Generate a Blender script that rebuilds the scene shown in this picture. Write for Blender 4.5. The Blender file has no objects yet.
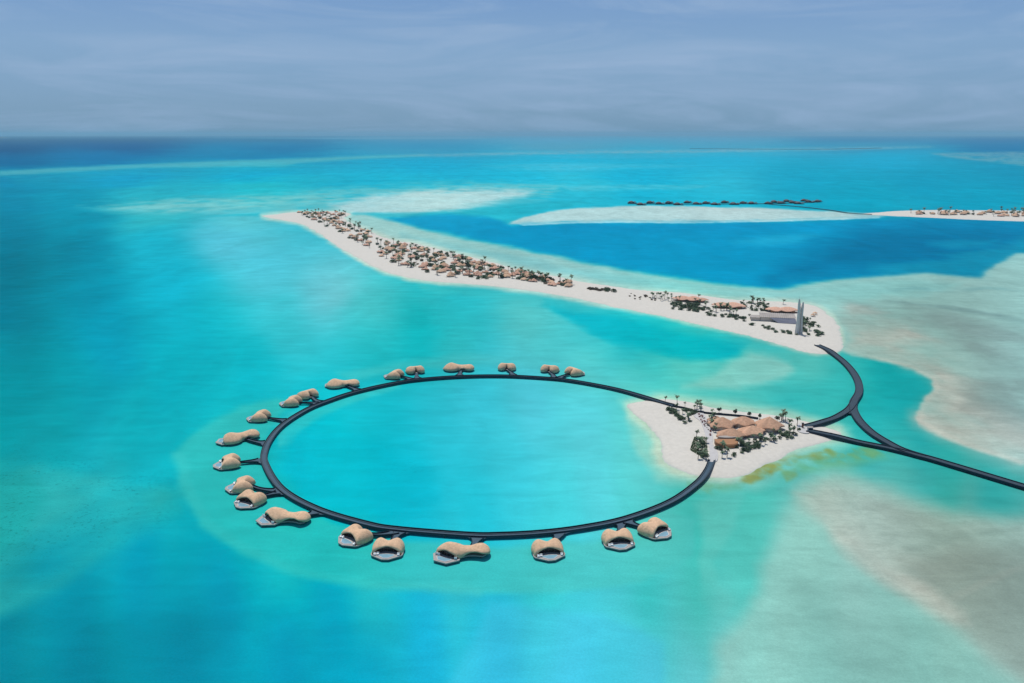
import bpy, math, random
import numpy as np
from mathutils import Vector

# ------------------------------------------------------------------ camera, sky, sun, exposure
SC = bpy.context.scene
COL = SC.collection
CAM_H, FPX, PITCH = 246.0, 850.0, math.atan(207.5 / 850.0)
cam_data = bpy.data.cameras.new('camera')
cam = bpy.data.objects.new('camera', cam_data)
COL.objects.link(cam)
cam.location = (0, 0, CAM_H)
cam.rotation_euler = (math.pi / 2 - PITCH, 0, 0)
cam_data.sensor_width = 36.0
cam_data.lens = FPX / 1024.0 * 36.0
cam_data.clip_start = 1.0
cam_data.clip_end = 400000.0
SC.camera = cam

SUN_EL, SUN_ROT = math.radians(69), math.radians(-20)
sun_data = bpy.data.lights.new('sun', 'SUN')
sun_data.energy = 3.6
sun_data.angle = math.radians(0.6)
sun_data.color = (1.0, 0.955, 0.89)
sun = bpy.data.objects.new('sun', sun_data)
COL.objects.link(sun)
sd = Vector((math.sin(SUN_ROT) * math.cos(SUN_EL), math.cos(SUN_ROT) * math.cos(SUN_EL), math.sin(SUN_EL)))
sun.rotation_euler = sd.to_track_quat('Z', 'Y').to_euler()

world = bpy.data.worlds.new('World')
SC.world = world
world.use_nodes = True
wn, wl = world.node_tree.nodes, world.node_tree.links
wn.clear()
w_out = wn.new('ShaderNodeOutputWorld')
w_bg = wn.new('ShaderNodeBackground')
w_bg.inputs['Strength'].default_value = 0.10
sky = wn.new('ShaderNodeTexSky')
sky.sky_type = 'NISHITA'
sky.sun_disc = False
sky.sun_elevation = SUN_EL
sky.sun_rotation = SUN_ROT
sky.air_density = 1.0
sky.dust_density = 0.6
sky.ozone_density = 2.0
# thin streaky high cloud and a low bank of grey-blue moisture, laid on the sky by direction
tc = wn.new('ShaderNodeTexCoord')
mp = wn.new('ShaderNodeMapping')
mp.inputs['Scale'].default_value = (4.0, 4.0, 27.0)
mp.inputs['Rotation'].default_value = (math.radians(2.2), math.radians(3.2), 0)
nz = wn.new('ShaderNodeTexNoise')
nz.inputs['Scale'].default_value = 1.0
nz.inputs['Detail'].default_value = 7.0
nz.inputs['Roughness'].default_value = 0.62
nz.inputs['Distortion'].default_value = 1.1
wl.new(tc.outputs['Generated'], mp.inputs['Vector'])
wl.new(mp.outputs['Vector'], nz.inputs['Vector'])
rp = wn.new('ShaderNodeValToRGB')
rp.color_ramp.elements[0].position = 0.42
rp.color_ramp.elements[0].color = (0, 0, 0, 1)
rp.color_ramp.elements[1].position = 0.72
rp.color_ramp.elements[1].color = (1, 1, 1, 1)
wl.new(nz.outputs['Fac'], rp.inputs['Fac'])
sep = wn.new('ShaderNodeSeparateXYZ')
wl.new(tc.outputs['Generated'], sep.inputs['Vector'])
veil = wn.new('ShaderNodeValToRGB')          # colour of the thin overcast against elevation (sin)
cr = veil.color_ramp
cr.elements[0].position = 0.0
cr.elements[0].color = (1.36, 2.90, 4.65, 1)
cr.elements[1].position = 0.30
cr.elements[1].color = (1.7, 3.1, 6.0, 1)
e = cr.elements.new(0.045); e.color = (1.75, 3.30, 5.40, 1)
e = cr.elements.new(0.09); e.color = (2.05, 3.60, 5.85, 1)
e = cr.elements.new(0.155); e.color = (1.60, 3.05, 5.75, 1)
wl.new(sep.outputs['Z'], veil.inputs['Fac'])
mixA = wn.new('ShaderNodeMix'); mixA.data_type = 'RGBA'
mixA.inputs['Factor'].default_value = 0.88
wl.new(sky.outputs['Color'], mixA.inputs['A'])
wl.new(veil.outputs['Color'], mixA.inputs['B'])
cl_f = wn.new('ShaderNodeMath'); cl_f.operation = 'MULTIPLY'
cl_f.inputs[1].default_value = 0.8
wl.new(rp.outputs['Color'], cl_f.inputs[0])
mixB = wn.new('ShaderNodeMix'); mixB.data_type = 'RGBA'
mixB.inputs['B'].default_value = (3.15, 4.5, 6.5, 1)
wl.new(cl_f.outputs[0], mixB.inputs['Factor'])
wl.new(mixA.outputs['Result'], mixB.inputs['A'])
# the veil only covers the lower sky: straight overhead the clear blue lights the scene
hi = wn.new('ShaderNodeMapRange')
hi.inputs['From Min'].default_value = 0.30
hi.inputs['From Max'].default_value = 0.55
wl.new(sep.outputs['Z'], hi.inputs['Value'])
mixC = wn.new('ShaderNodeMix'); mixC.data_type = 'RGBA'
wl.new(hi.outputs['Result'], mixC.inputs['Factor'])
wl.new(mixB.outputs['Result'], mixC.inputs['A'])
wl.new(sky.outputs['Color'], mixC.inputs['B'])
wl.new(mixC.outputs['Result'], w_bg.inputs['Color'])
wl.new(w_bg.outputs['Background'], w_out.inputs['Surface'])

SC.view_settings.view_transform = 'Standard'
SC.view_settings.look = 'None'
SC.view_settings.exposure = 0.0
SC.view_settings.gamma = 1.0
SC.view_settings.use_curve_mapping = False

# ------------------------------------------------------------------ helpers
rnd = random.Random(7)
CP, SP = math.cos(PITCH), math.sin(PITCH)

def at(u, v, z=0.0):
    """World point at height z seen in the survey photo at pixel u, v."""
    a, b = (u - 512) / FPX, -(v - 341.5) / FPX
    d = (a, CP + b * SP, -SP + b * CP)
    t = (z - CAM_H) / d[2]
    return Vector((d[0] * t, d[1] * t, z))

def to_px(x, y):
    """Survey coordinates of ground points (numpy arrays)."""
    az = np.arctan2(x, y)
    r = np.hypot(x, y)
    az = np.clip(az, -0.95, 0.95)
    x, y = np.sin(az) * r, np.cos(az) * r
    y = np.maximum(y, 60.0)
    cz = y * CP + CAM_H * SP
    u = 512 + FPX * x / cz
    v = 341.5 - FPX * (y * SP - CAM_H * CP) / cz
    return u, v

def srgb(*c):
    c = np.asarray(c, float) / 255.0
    return np.where(c <= 0.04045, c / 12.92, ((c + 0.055) / 1.055) ** 2.4)

def _hash(ix, iy, seed):
    n = (ix * 374761393 + iy * 668265263 + seed * 1442695041) & 0xffffffff
    n = ((n ^ (n >> 13)) * 1274126177) & 0xffffffff
    return ((n ^ (n >> 16)) & 0xffffff) / float(0xffffff)

def vnoise(x, y, seed=0):
    ix, iy = np.floor(x).astype(np.int64), np.floor(y).astype(np.int64)
    fx, fy = x - ix, y - iy
    fx, fy = fx * fx * (3 - 2 * fx), fy * fy * (3 - 2 * fy)
    a, b = _hash(ix, iy, seed), _hash(ix + 1, iy, seed)
    c, d = _hash(ix, iy + 1, seed), _hash(ix + 1, iy + 1, seed)
    return (a + (b - a) * fx) * (1 - fy) + (c + (d - c) * fx) * fy

def fbm(x, y, seed=0, n=4):
    s, amp, tot = 0.0, 1.0, 0.0
    for i in range(n):
        s = s + amp * (vnoise(x, y, seed + i) - 0.5)
        tot += amp
        x, y, amp = x * 2.03 + 11.3, y * 2.03 + 5.7, amp * 0.5
    return s / tot * 2

def sdist(px, py, poly):
    """Signed distance of points to a polygon, positive inside."""
    d = np.full(px.shape, 1e18)
    ins = np.zeros(px.shape, bool)
    n = len(poly)
    for i in range(n):
        x0, y0 = poly[i][0], poly[i][1]
        x1, y1 = poly[(i + 1) % n][0], poly[(i + 1) % n][1]
        ex, ey = x1 - x0, y1 - y0
        L = ex * ex + ey * ey + 1e-12
        t = np.clip(((px - x0) * ex + (py - y0) * ey) / L, 0, 1)
        d = np.minimum(d, (px - x0 - t * ex) ** 2 + (py - y0 - t * ey) ** 2)
        if y1 != y0:
            c = ((y0 > py) != (y1 > py)) & (px < (x1 - x0) * (py - y0) / (y1 - y0) + x0)
            ins ^= c
    d = np.sqrt(d)
    return np.where(ins, d, -d)

def catmull(pts, n=8, closed=False):
    P = [Vector(p) for p in pts]
    out = []
    m = len(P)
    for i in range(m if closed else m - 1):
        if closed:
            p0, p1, p2, p3 = P[(i - 1) % m], P[i], P[(i + 1) % m], P[(i + 2) % m]
        else:
            p1, p2 = P[i], P[i + 1]
            p0 = P[i - 1] if i else p1 * 2 - p2
            p3 = P[i + 2] if i + 2 < m else p2 * 2 - p1
        for k in range(n):
            t = k / n
            out.append(0.5 * ((2 * p1) + (p2 - p0) * t + (2 * p0 - 5 * p1 + 4 * p2 - p3) * t * t + (3 * p1 - p0 - 3 * p2 + p3) * t ** 3))
    if not closed:
        out.append(P[-1])
    return out

class MB:
    """Collects faces for one mesh."""
    def __init__(s):
        s.v, s.f = [], []
    def add(s, vs, fs):
        o = len(s.v)
        s.v += [tuple(p) for p in vs]
        s.f += [tuple(i + o for i in f) for f in fs]
    def box(s, c, size, rz=0.0):
        hx, hy, hz = size[0] / 2, size[1] / 2, size[2] / 2
        ca, sa = math.cos(rz), math.sin(rz)
        vs = []
        for z in (-hz, hz):
            for x, y in ((-hx, -hy), (hx, -hy), (hx, hy), (-hx, hy)):
                vs.append((c[0] + x * ca - y * sa, c[1] + x * sa + y * ca, c[2] + z))
        s.add(vs, [(3, 2, 1, 0), (4, 5, 6, 7), (0, 1, 5, 4), (1, 2, 6, 5), (2, 3, 7, 6), (3, 0, 4, 7)])
    def tube(s, pts, radii, n=7):
        pts = [Vector(p) for p in pts]
        vs, fs = [], []
        for i, p in enumerate(pts):
            t = (pts[min(i + 1, len(pts) - 1)] - pts[max(i - 1, 0)]).normalized()
            a = t.orthogonal().normalized()
            b = t.cross(a)
            for k in range(n):
                w = 2 * math.pi * k / n
                vs.append(p + (a * math.cos(w) + b * math.sin(w)) * radii[i])
        for i in range(len(pts) - 1):
            for k in range(n):
                fs.append((i * n + k, i * n + (k + 1) % n, (i + 1) * n + (k + 1) % n, (i + 1) * n + k))
        fs.append(tuple(range(n))[::-1])
        fs.append(tuple((len(pts) - 1) * n + k for k in range(n)))
        s.add(vs, fs)
    def prism(s, outline, z0, z1):
        n = len(outline)
        vs = [(p[0], p[1], z0) for p in outline] + [(p[0], p[1], z1) for p in outline]
        fs = [tuple(range(n))[::-1], tuple(range(n, 2 * n))]
        fs += [(i, (i + 1) % n, n + (i + 1) % n, n + i) for i in range(n)]
        s.add(vs, fs)
    def mesh(s, name, mat, smooth=False):
        me = bpy.data.meshes.new(name)
        me.from_pydata(s.v, [], s.f)
        me.materials.append(mat)
        if smooth:
            me.polygons.foreach_set('use_smooth', [True] * len(me.polygons))
        me.update()
        return me
    def build(s, name, mat, parent=None, smooth=False):
        return link(name, s.mesh(name, mat, smooth), parent)

def link(name, me, parent=None, loc=(0, 0, 0), rz=0.0, sc=1.0):
    o = bpy.data.objects.new(name, me)
    COL.objects.link(o)
    o.location = loc
    o.rotation_euler = (0, 0, rz)
    o.scale = (sc, sc, sc)
    if parent is not None:
        o.parent = parent
    return o

def tag(o, label, cat, group=None):
    o['label'] = label
    o['category'] = cat
    if group:
        o['group'] = group
    return o

def thing(name, label, cat, loc=(0, 0, 0), rz=0.0, group=None, sc=1.0):
    return tag(link(name, None, None, loc, rz, sc), label, cat, group)

def structure(o, kind='structure'):
    o['kind'] = kind
    return o

def copy_tree(o, parent=None):
    c = o.copy()
    COL.objects.link(c)
    c.parent = parent
    for ch in o.children:
        copy_tree(ch, c)
    return c

# ------------------------------------------------------------------ materials
def material(name, base, rough=0.7, var=0.12, scale=0.6, detail=5, bump=0.0, bump_scale=4.0, spec=0.3, stretch=(1, 1, 1), metal=0.0, objvar=0.0):
    m = bpy.data.materials.new(name)
    m.use_nodes = True
    n, l = m.node_tree.nodes, m.node_tree.links
    b = n['Principled BSDF']
    b.inputs['Roughness'].default_value = rough
    b.inputs['Specular IOR Level'].default_value = spec
    b.inputs['Metallic'].default_value = metal
    co = n.new('ShaderNodeTexCoord')
    mp = n.new('ShaderNodeMapping'); mp.inputs['Scale'].default_value = stretch
    l.new(co.outputs['Object'], mp.inputs['Vector'])
    nz = n.new('ShaderNodeTexNoise')
    nz.inputs['Scale'].default_value = scale; nz.inputs['Detail'].default_value = detail
    l.new(mp.outputs['Vector'], nz.inputs['Vector'])
    r = n.new('ShaderNodeMapRange')
    r.inputs['From Min'].default_value = 0.25; r.inputs['From Max'].default_value = 0.75
    r.inputs['To Min'].default_value = 1 - var; r.inputs['To Max'].default_value = 1 + var
    l.new(nz.outputs['Fac'], r.inputs['Value'])
    val = r.outputs['Result']
    if objvar:
        oi = n.new('ShaderNodeObjectInfo')
        r2 = n.new('ShaderNodeMapRange')
        r2.inputs['To Min'].default_value = 1 - objvar; r2.inputs['To Max'].default_value = 1 + objvar
        l.new(oi.outputs['Random'], r2.inputs['Value'])
        mu = n.new('ShaderNodeMath'); mu.operation = 'MULTIPLY'
        l.new(val, mu.inputs[0]); l.new(r2.outputs['Result'], mu.inputs[1])
        val = mu.outputs[0]
    mx = n.new('ShaderNodeVectorMath'); mx.operation = 'SCALE'
    mx.inputs[0].default_value = base
    l.new(val, mx.inputs['Scale'])
    l.new(mx.outputs['Vector'], b.inputs['Base Color'])
    if bump:
        nb = n.new('ShaderNodeTexNoise')
        nb.inputs['Scale'].default_value = bump_scale; nb.inputs['Detail'].default_value = 4
        l.new(mp.outputs['Vector'], nb.inputs['Vector'])
        bp = n.new('ShaderNodeBump'); bp.inputs['Strength'].default_value = bump; bp.inputs['Distance'].default_value = 0.3
        l.new(nb.outputs['Fac'], bp.inputs['Height'])
        l.new(bp.outputs['Normal'], b.inputs['Normal'])
    return m

M = {}
M['shingle'] = material('cedar_shingle', (0.63, 0.42, 0.265), 0.85, 0.20, 0.6, 6, 0.6, 2.2, 0.15, (1, 1, 1.8), objvar=0.05)
M['shingle_pink'] = material('clay_shingle', (0.55, 0.33, 0.235), 0.85, 0.2, 0.5, 6, 0.5, 2.0, 0.15, objvar=0.16)
M['hub_shingle'] = material('brown_shingle', (0.52, 0.315, 0.205), 0.85, 0.22, 0.5, 6, 0.6, 1.6, 0.15, objvar=0.08)
M['thatch'] = material('weathered_thatch', (0.58, 0.385, 0.255), 0.9, 0.2, 0.4, 6, 0.5, 1.5, 0.1, objvar=0.2)
M['rust'] = material('russet_timber', (0.33, 0.17, 0.085), 0.8, 0.15, 0.6)
M['deck'] = material('slate_decking', (0.030, 0.052, 0.072), 0.75, 0.15, 0.5, 5, spec=0.25)
M['deck_lite'] = material('grey_decking', (0.046, 0.084, 0.120), 0.75, 0.15, 0.5, 5, spec=0.25)
M['rail'] = material('dark_timber', (0.018, 0.028, 0.045), 0.7, 0.2, 0.8, spec=0.25)
M['villa_deck'] = material('pale_timber_deck', (0.34, 0.315, 0.295), 0.75, 0.12, 1.2, spec=0.25)
M['pile'] = material('pile_timber', (0.07, 0.065, 0.06), 0.8, 0.2, 1.0)
M['pool'] = material('pool_water', (0.20, 0.36, 0.44), 0.08, 0.08, 0.4, spec=0.5)
M['glass'] = material('dark_glazing', (0.018, 0.017, 0.017), 0.15, 0.2, 0.4, spec=0.5)
M['frame'] = material('reddish_timber', (0.17, 0.075, 0.05), 0.7, 0.2, 1.0)
M['white'] = material('white_canvas', (0.80, 0.79, 0.77), 0.8, 0.05, 1.0)
M['plaster'] = material('cream_plaster', (0.55, 0.47, 0.39), 0.85, 0.1, 0.3)
M['concrete'] = material('pale_concrete', (0.56, 0.53, 0.50), 0.85, 0.1, 0.2)
M['tower'] = material('white_render', (0.52, 0.50, 0.47), 0.8, 0.06, 0.2)
M['greyroof'] = material('grey_flat_roof', (0.33, 0.30, 0.27), 0.85, 0.15, 0.15)
M['shade'] = material('slate_cladding', (0.13, 0.14, 0.18), 0.8, 0.15, 0.2)
M['trunk'] = material('palm_trunk', (0.13, 0.10, 0.075), 0.9, 0.2, 2.0)
M['palm'] = material('palm_leaf', (0.085, 0.135, 0.070), 0.6, 0.25, 0.6, objvar=0.35, spec=0.3)
M['leaf'] = material('shrub_leaf', (0.090, 0.135, 0.075), 0.65, 0.35, 0.5, objvar=0.35, spec=0.3)
M['leaf_dark'] = material('dark_leaf', (0.036, 0.064, 0.038), 0.65, 0.3, 0.6, spec=0.3, objvar=0.2)
M['dry'] = material('dry_shrub_leaf', (0.15, 0.12, 0.085), 0.8, 0.3, 0.6, objvar=0.3)
M['red'] = material('red_flower', (0.30, 0.085, 0.07), 0.8, 0.3, 1.0)
M['grass'] = material('salt_grass', (0.11, 0.17, 0.07), 0.8, 0.3, 0.4)
M['paving'] = material('pale_paving', (0.46, 0.45, 0.44), 0.85, 0.10, 0.35)
M['hill'] = material('far_hill', (0.08, 0.085, 0.09), 0.9, 0.2, 0.001)
M['stone'] = material('breakwater_stone', (0.09, 0.10, 0.11), 0.9, 0.2, 0.02)
M['darkroof'] = material('dark_shingle', (0.085, 0.075, 0.078), 0.8, 0.3, 0.2, objvar=0.3)

# ------------------------------------------------------------------ water: the lagoon sheet
K = 1.27                                                     # display brightness of a unit albedo in this light
BASE = [(426,334,0,184,194),  # sampled water colours, haze painted into the horizon rows: u, v, r, g, b
 (0,137,0,66,108),(120,138,0,74,118),(260,138,10,98,142),(420,138,70,150,182),(560,138,84,166,196),(720,138,82,164,194),(860,138,40,130,170),(1024,138,20,108,155),  # horizon: centre painted paler as haze, far left darkened against the haze box
 (0,148,0,78,126),(120,147,0,88,140),(260,147,10,112,160),(420,147,45,148,184),(560,147,80,165,190),(720,147,70,165,192),(860,147,50,150,182),(1024,146,20,120,165),
 (0,160,0,104,150),(100,157,0,118,166),(240,153,10,130,172),(420,151,50,158,188),
 (0,180,0,138,172),(120,176,0,160,196),(250,172,0,168,200),(420,165,0,172,204),(560,160,10,178,208),(720,158,12,180,210),(880,158,8,170,202),(1024,172,0,150,180),
 (0,200,0,138,166),(60,200,0,152,176),(140,195,36,178,190),(260,190,40,184,194),(400,180,14,180,204),(520,175,6,180,208),(640,175,0,178,208),(800,178,0,166,194),(940,178,0,158,186),
 (560,192,30,185,205),(700,192,10,184,208),(850,195,0,164,188),(980,198,0,160,186),
 (0,225,0,134,160),(60,222,0,150,172),(150,215,50,185,190),(240,222,90,196,202),
 (0,250,0,128,152),(80,250,0,142,165),(160,245,20,180,198),(230,245,84,196,212),
 (0,300,0,128,150),(100,300,0,152,174),(180,290,10,178,198),(260,280,70,192,208),(320,290,80,195,208),
 (0,350,0,142,156),(100,345,0,162,184),(200,345,0,176,190),(290,335,40,186,196),(380,320,36,188,198),(450,310,40,190,198),(540,320,85,195,190),(600,325,60,188,190),
 (380,350,12,184,194),(470,345,44,190,194),(560,345,70,194,192),(640,345,20,178,190),(640,375,95,200,190),(700,365,100,200,192),(600,370,84,200,194),
 (0,400,0,150,158),(80,400,0,160,170),(160,390,0,175,186),(240,370,0,178,190),(200,410,0,178,188),
 (0,450,0,156,160),(60,450,0,160,164),(130,440,4,175,180),(170,450,10,180,186),
 (0,520,24,162,158),(60,520,30,170,166),(120,500,30,176,176),(160,510,20,178,184),
 (0,580,8,146,152),(60,580,0,148,166),(140,570,0,152,176),(220,580,0,154,182),
 (0,650,0,132,150),(80,660,0,136,156),(180,660,0,146,170),(280,640,0,157,184),(360,650,0,166,196),(330,610,0,166,192),(420,630,8,174,208),
 (460,610,20,182,208),(480,670,30,184,220),(560,650,60,196,220),(620,610,60,200,205),(560,600,48,196,200),(640,670,90,205,212),
 (330,470,0,188,202),(320,440,10,192,206),(370,420,20,194,210),(420,480,4,192,210),(380,500,0,186,202),(440,430,36,198,214),(480,400,44,198,214),(540,410,70,204,216),(600,430,70,206,214),(520,470,44,202,214),(600,480,60,206,212),(470,515,20,194,208),(560,510,44,202,206),(640,460,72,204,204),(630,500,50,198,196),
 (230,510,20,190,188),(280,550,34,190,188),(360,572,50,192,190),(450,582,50,194,194),(215,470,20,186,186),(210,440,16,184,188),(540,570,36,194,190),(640,570,34,192,184),(700,530,36,190,180),(720,500,60,194,180),
 (760,490,70,196,180),(700,570,54,198,184),(740,540,70,200,186),(720,620,104,206,198),(690,670,96,206,208),
 (800,370,100,202,192),(830,390,50,188,186),(800,400,40,185,185),(740,395,80,194,186),(870,420,20,178,180),(880,380,10,170,174),(900,400,10,172,178),(930,425,18,172,176),(960,455,30,178,176),(1000,480,30,172,170),(900,470,50,182,172),(960,500,50,180,168),(1010,505,40,170,162),(850,470,80,180,160),
 (800,600,124,200,188),(860,560,140,188,178),(820,520,135,200,186),(900,640,126,182,170),(960,580,142,164,152),(1010,560,138,158,148),(1010,640,134,156,144),(980,530,148,176,165),(800,660,118,206,196),(900,510,150,188,178),
 (980,320,158,198,192),(960,360,166,190,182),(1010,400,146,176,170),(900,320,162,204,198),(1000,290,150,202,196),
]

CRESC = [(262,216),(278,219.5),(296,222.5),(310,228),(325,237),(345,250),(365,262),(385,271),(410,278),(440,282),(470,284),(500,286.5),(530,291),(570,297.5),(610,305.5),(650,313.5),(690,322.5),(730,331.5),(760,338.5),(790,347),(815,353),(836,352),
         (841,343),(839,331),(832,317),(820,309),(808,305),(795,303),(770,301.5),(745,300.5),(729,299.5),(704,296),(675,292.5),(640,290),(619,287.5),(592,283.5),(571,279.5),(537,273),(510,268),(491,262),(466,256),(441,249.5),(415,243.5),(390,239.5),(369,231.5),(350,223),(344,218),(350,214),(336,211.5),(294,212.5),(276,214.5)]
HUB = [(630,406),(641,402.6),(663,399),(695,403),(727,409),(770,414.5),(798,419),(815,423),(838,431),(840,437),(814,445),(792,453),(770,463),(749,474),(732,479),(712,478),(691,475.5),(674,470),(662,462),(658,453),(659,442),(655,434),(645,423),(634,414.5)]

# offsets from rendered to sampled water colour: u, v and the change in r, g, b
TUNE = [(866,504,10,12,14),(986,399,3,6,6),(766,644,6,8,8),(366,294,44,10,0),(726,184,28,3,0),(646,484,28,5,-2),(886,339,-7,-9,-13),(946,419,-2,-13,-17),(806,574,-9,-12,-12),(816,399,-4,-7,-12),(606,584,-3,6,9),(956,544,0,-3,-6),(426,334,-16,-7,-12),(456,404,4,-5,-5),(446,504,-8,-7,-7),(16,270,-8,0,-2),
 (253,143,-16,14,8),(36,274,-12,-13,-16),(246,304,12,8,2),(96,504,10,9,12),(206,604,-12,-5,-7),(306,644,-14,-4,-3),(446,644,16,12,11),(336,454,-8,9,2),
 (446,504,0,5,5),(456,404,14,2,0),(706,564,4,-11,-11),(766,644,12,8,6),(866,504,12,8,6),(696,344,-12,-1,-8),(643,332,-8,9,7),(566,174,20,12,8),(256,184,-8,8,5),
 (966,304,-12,-19,-20),(106,644,-14,-6,-8),(566,454,18,5,4),(566,644,12,4,3),(866,604,-13,-19,-19),(436,199,16,8,3)]

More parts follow.
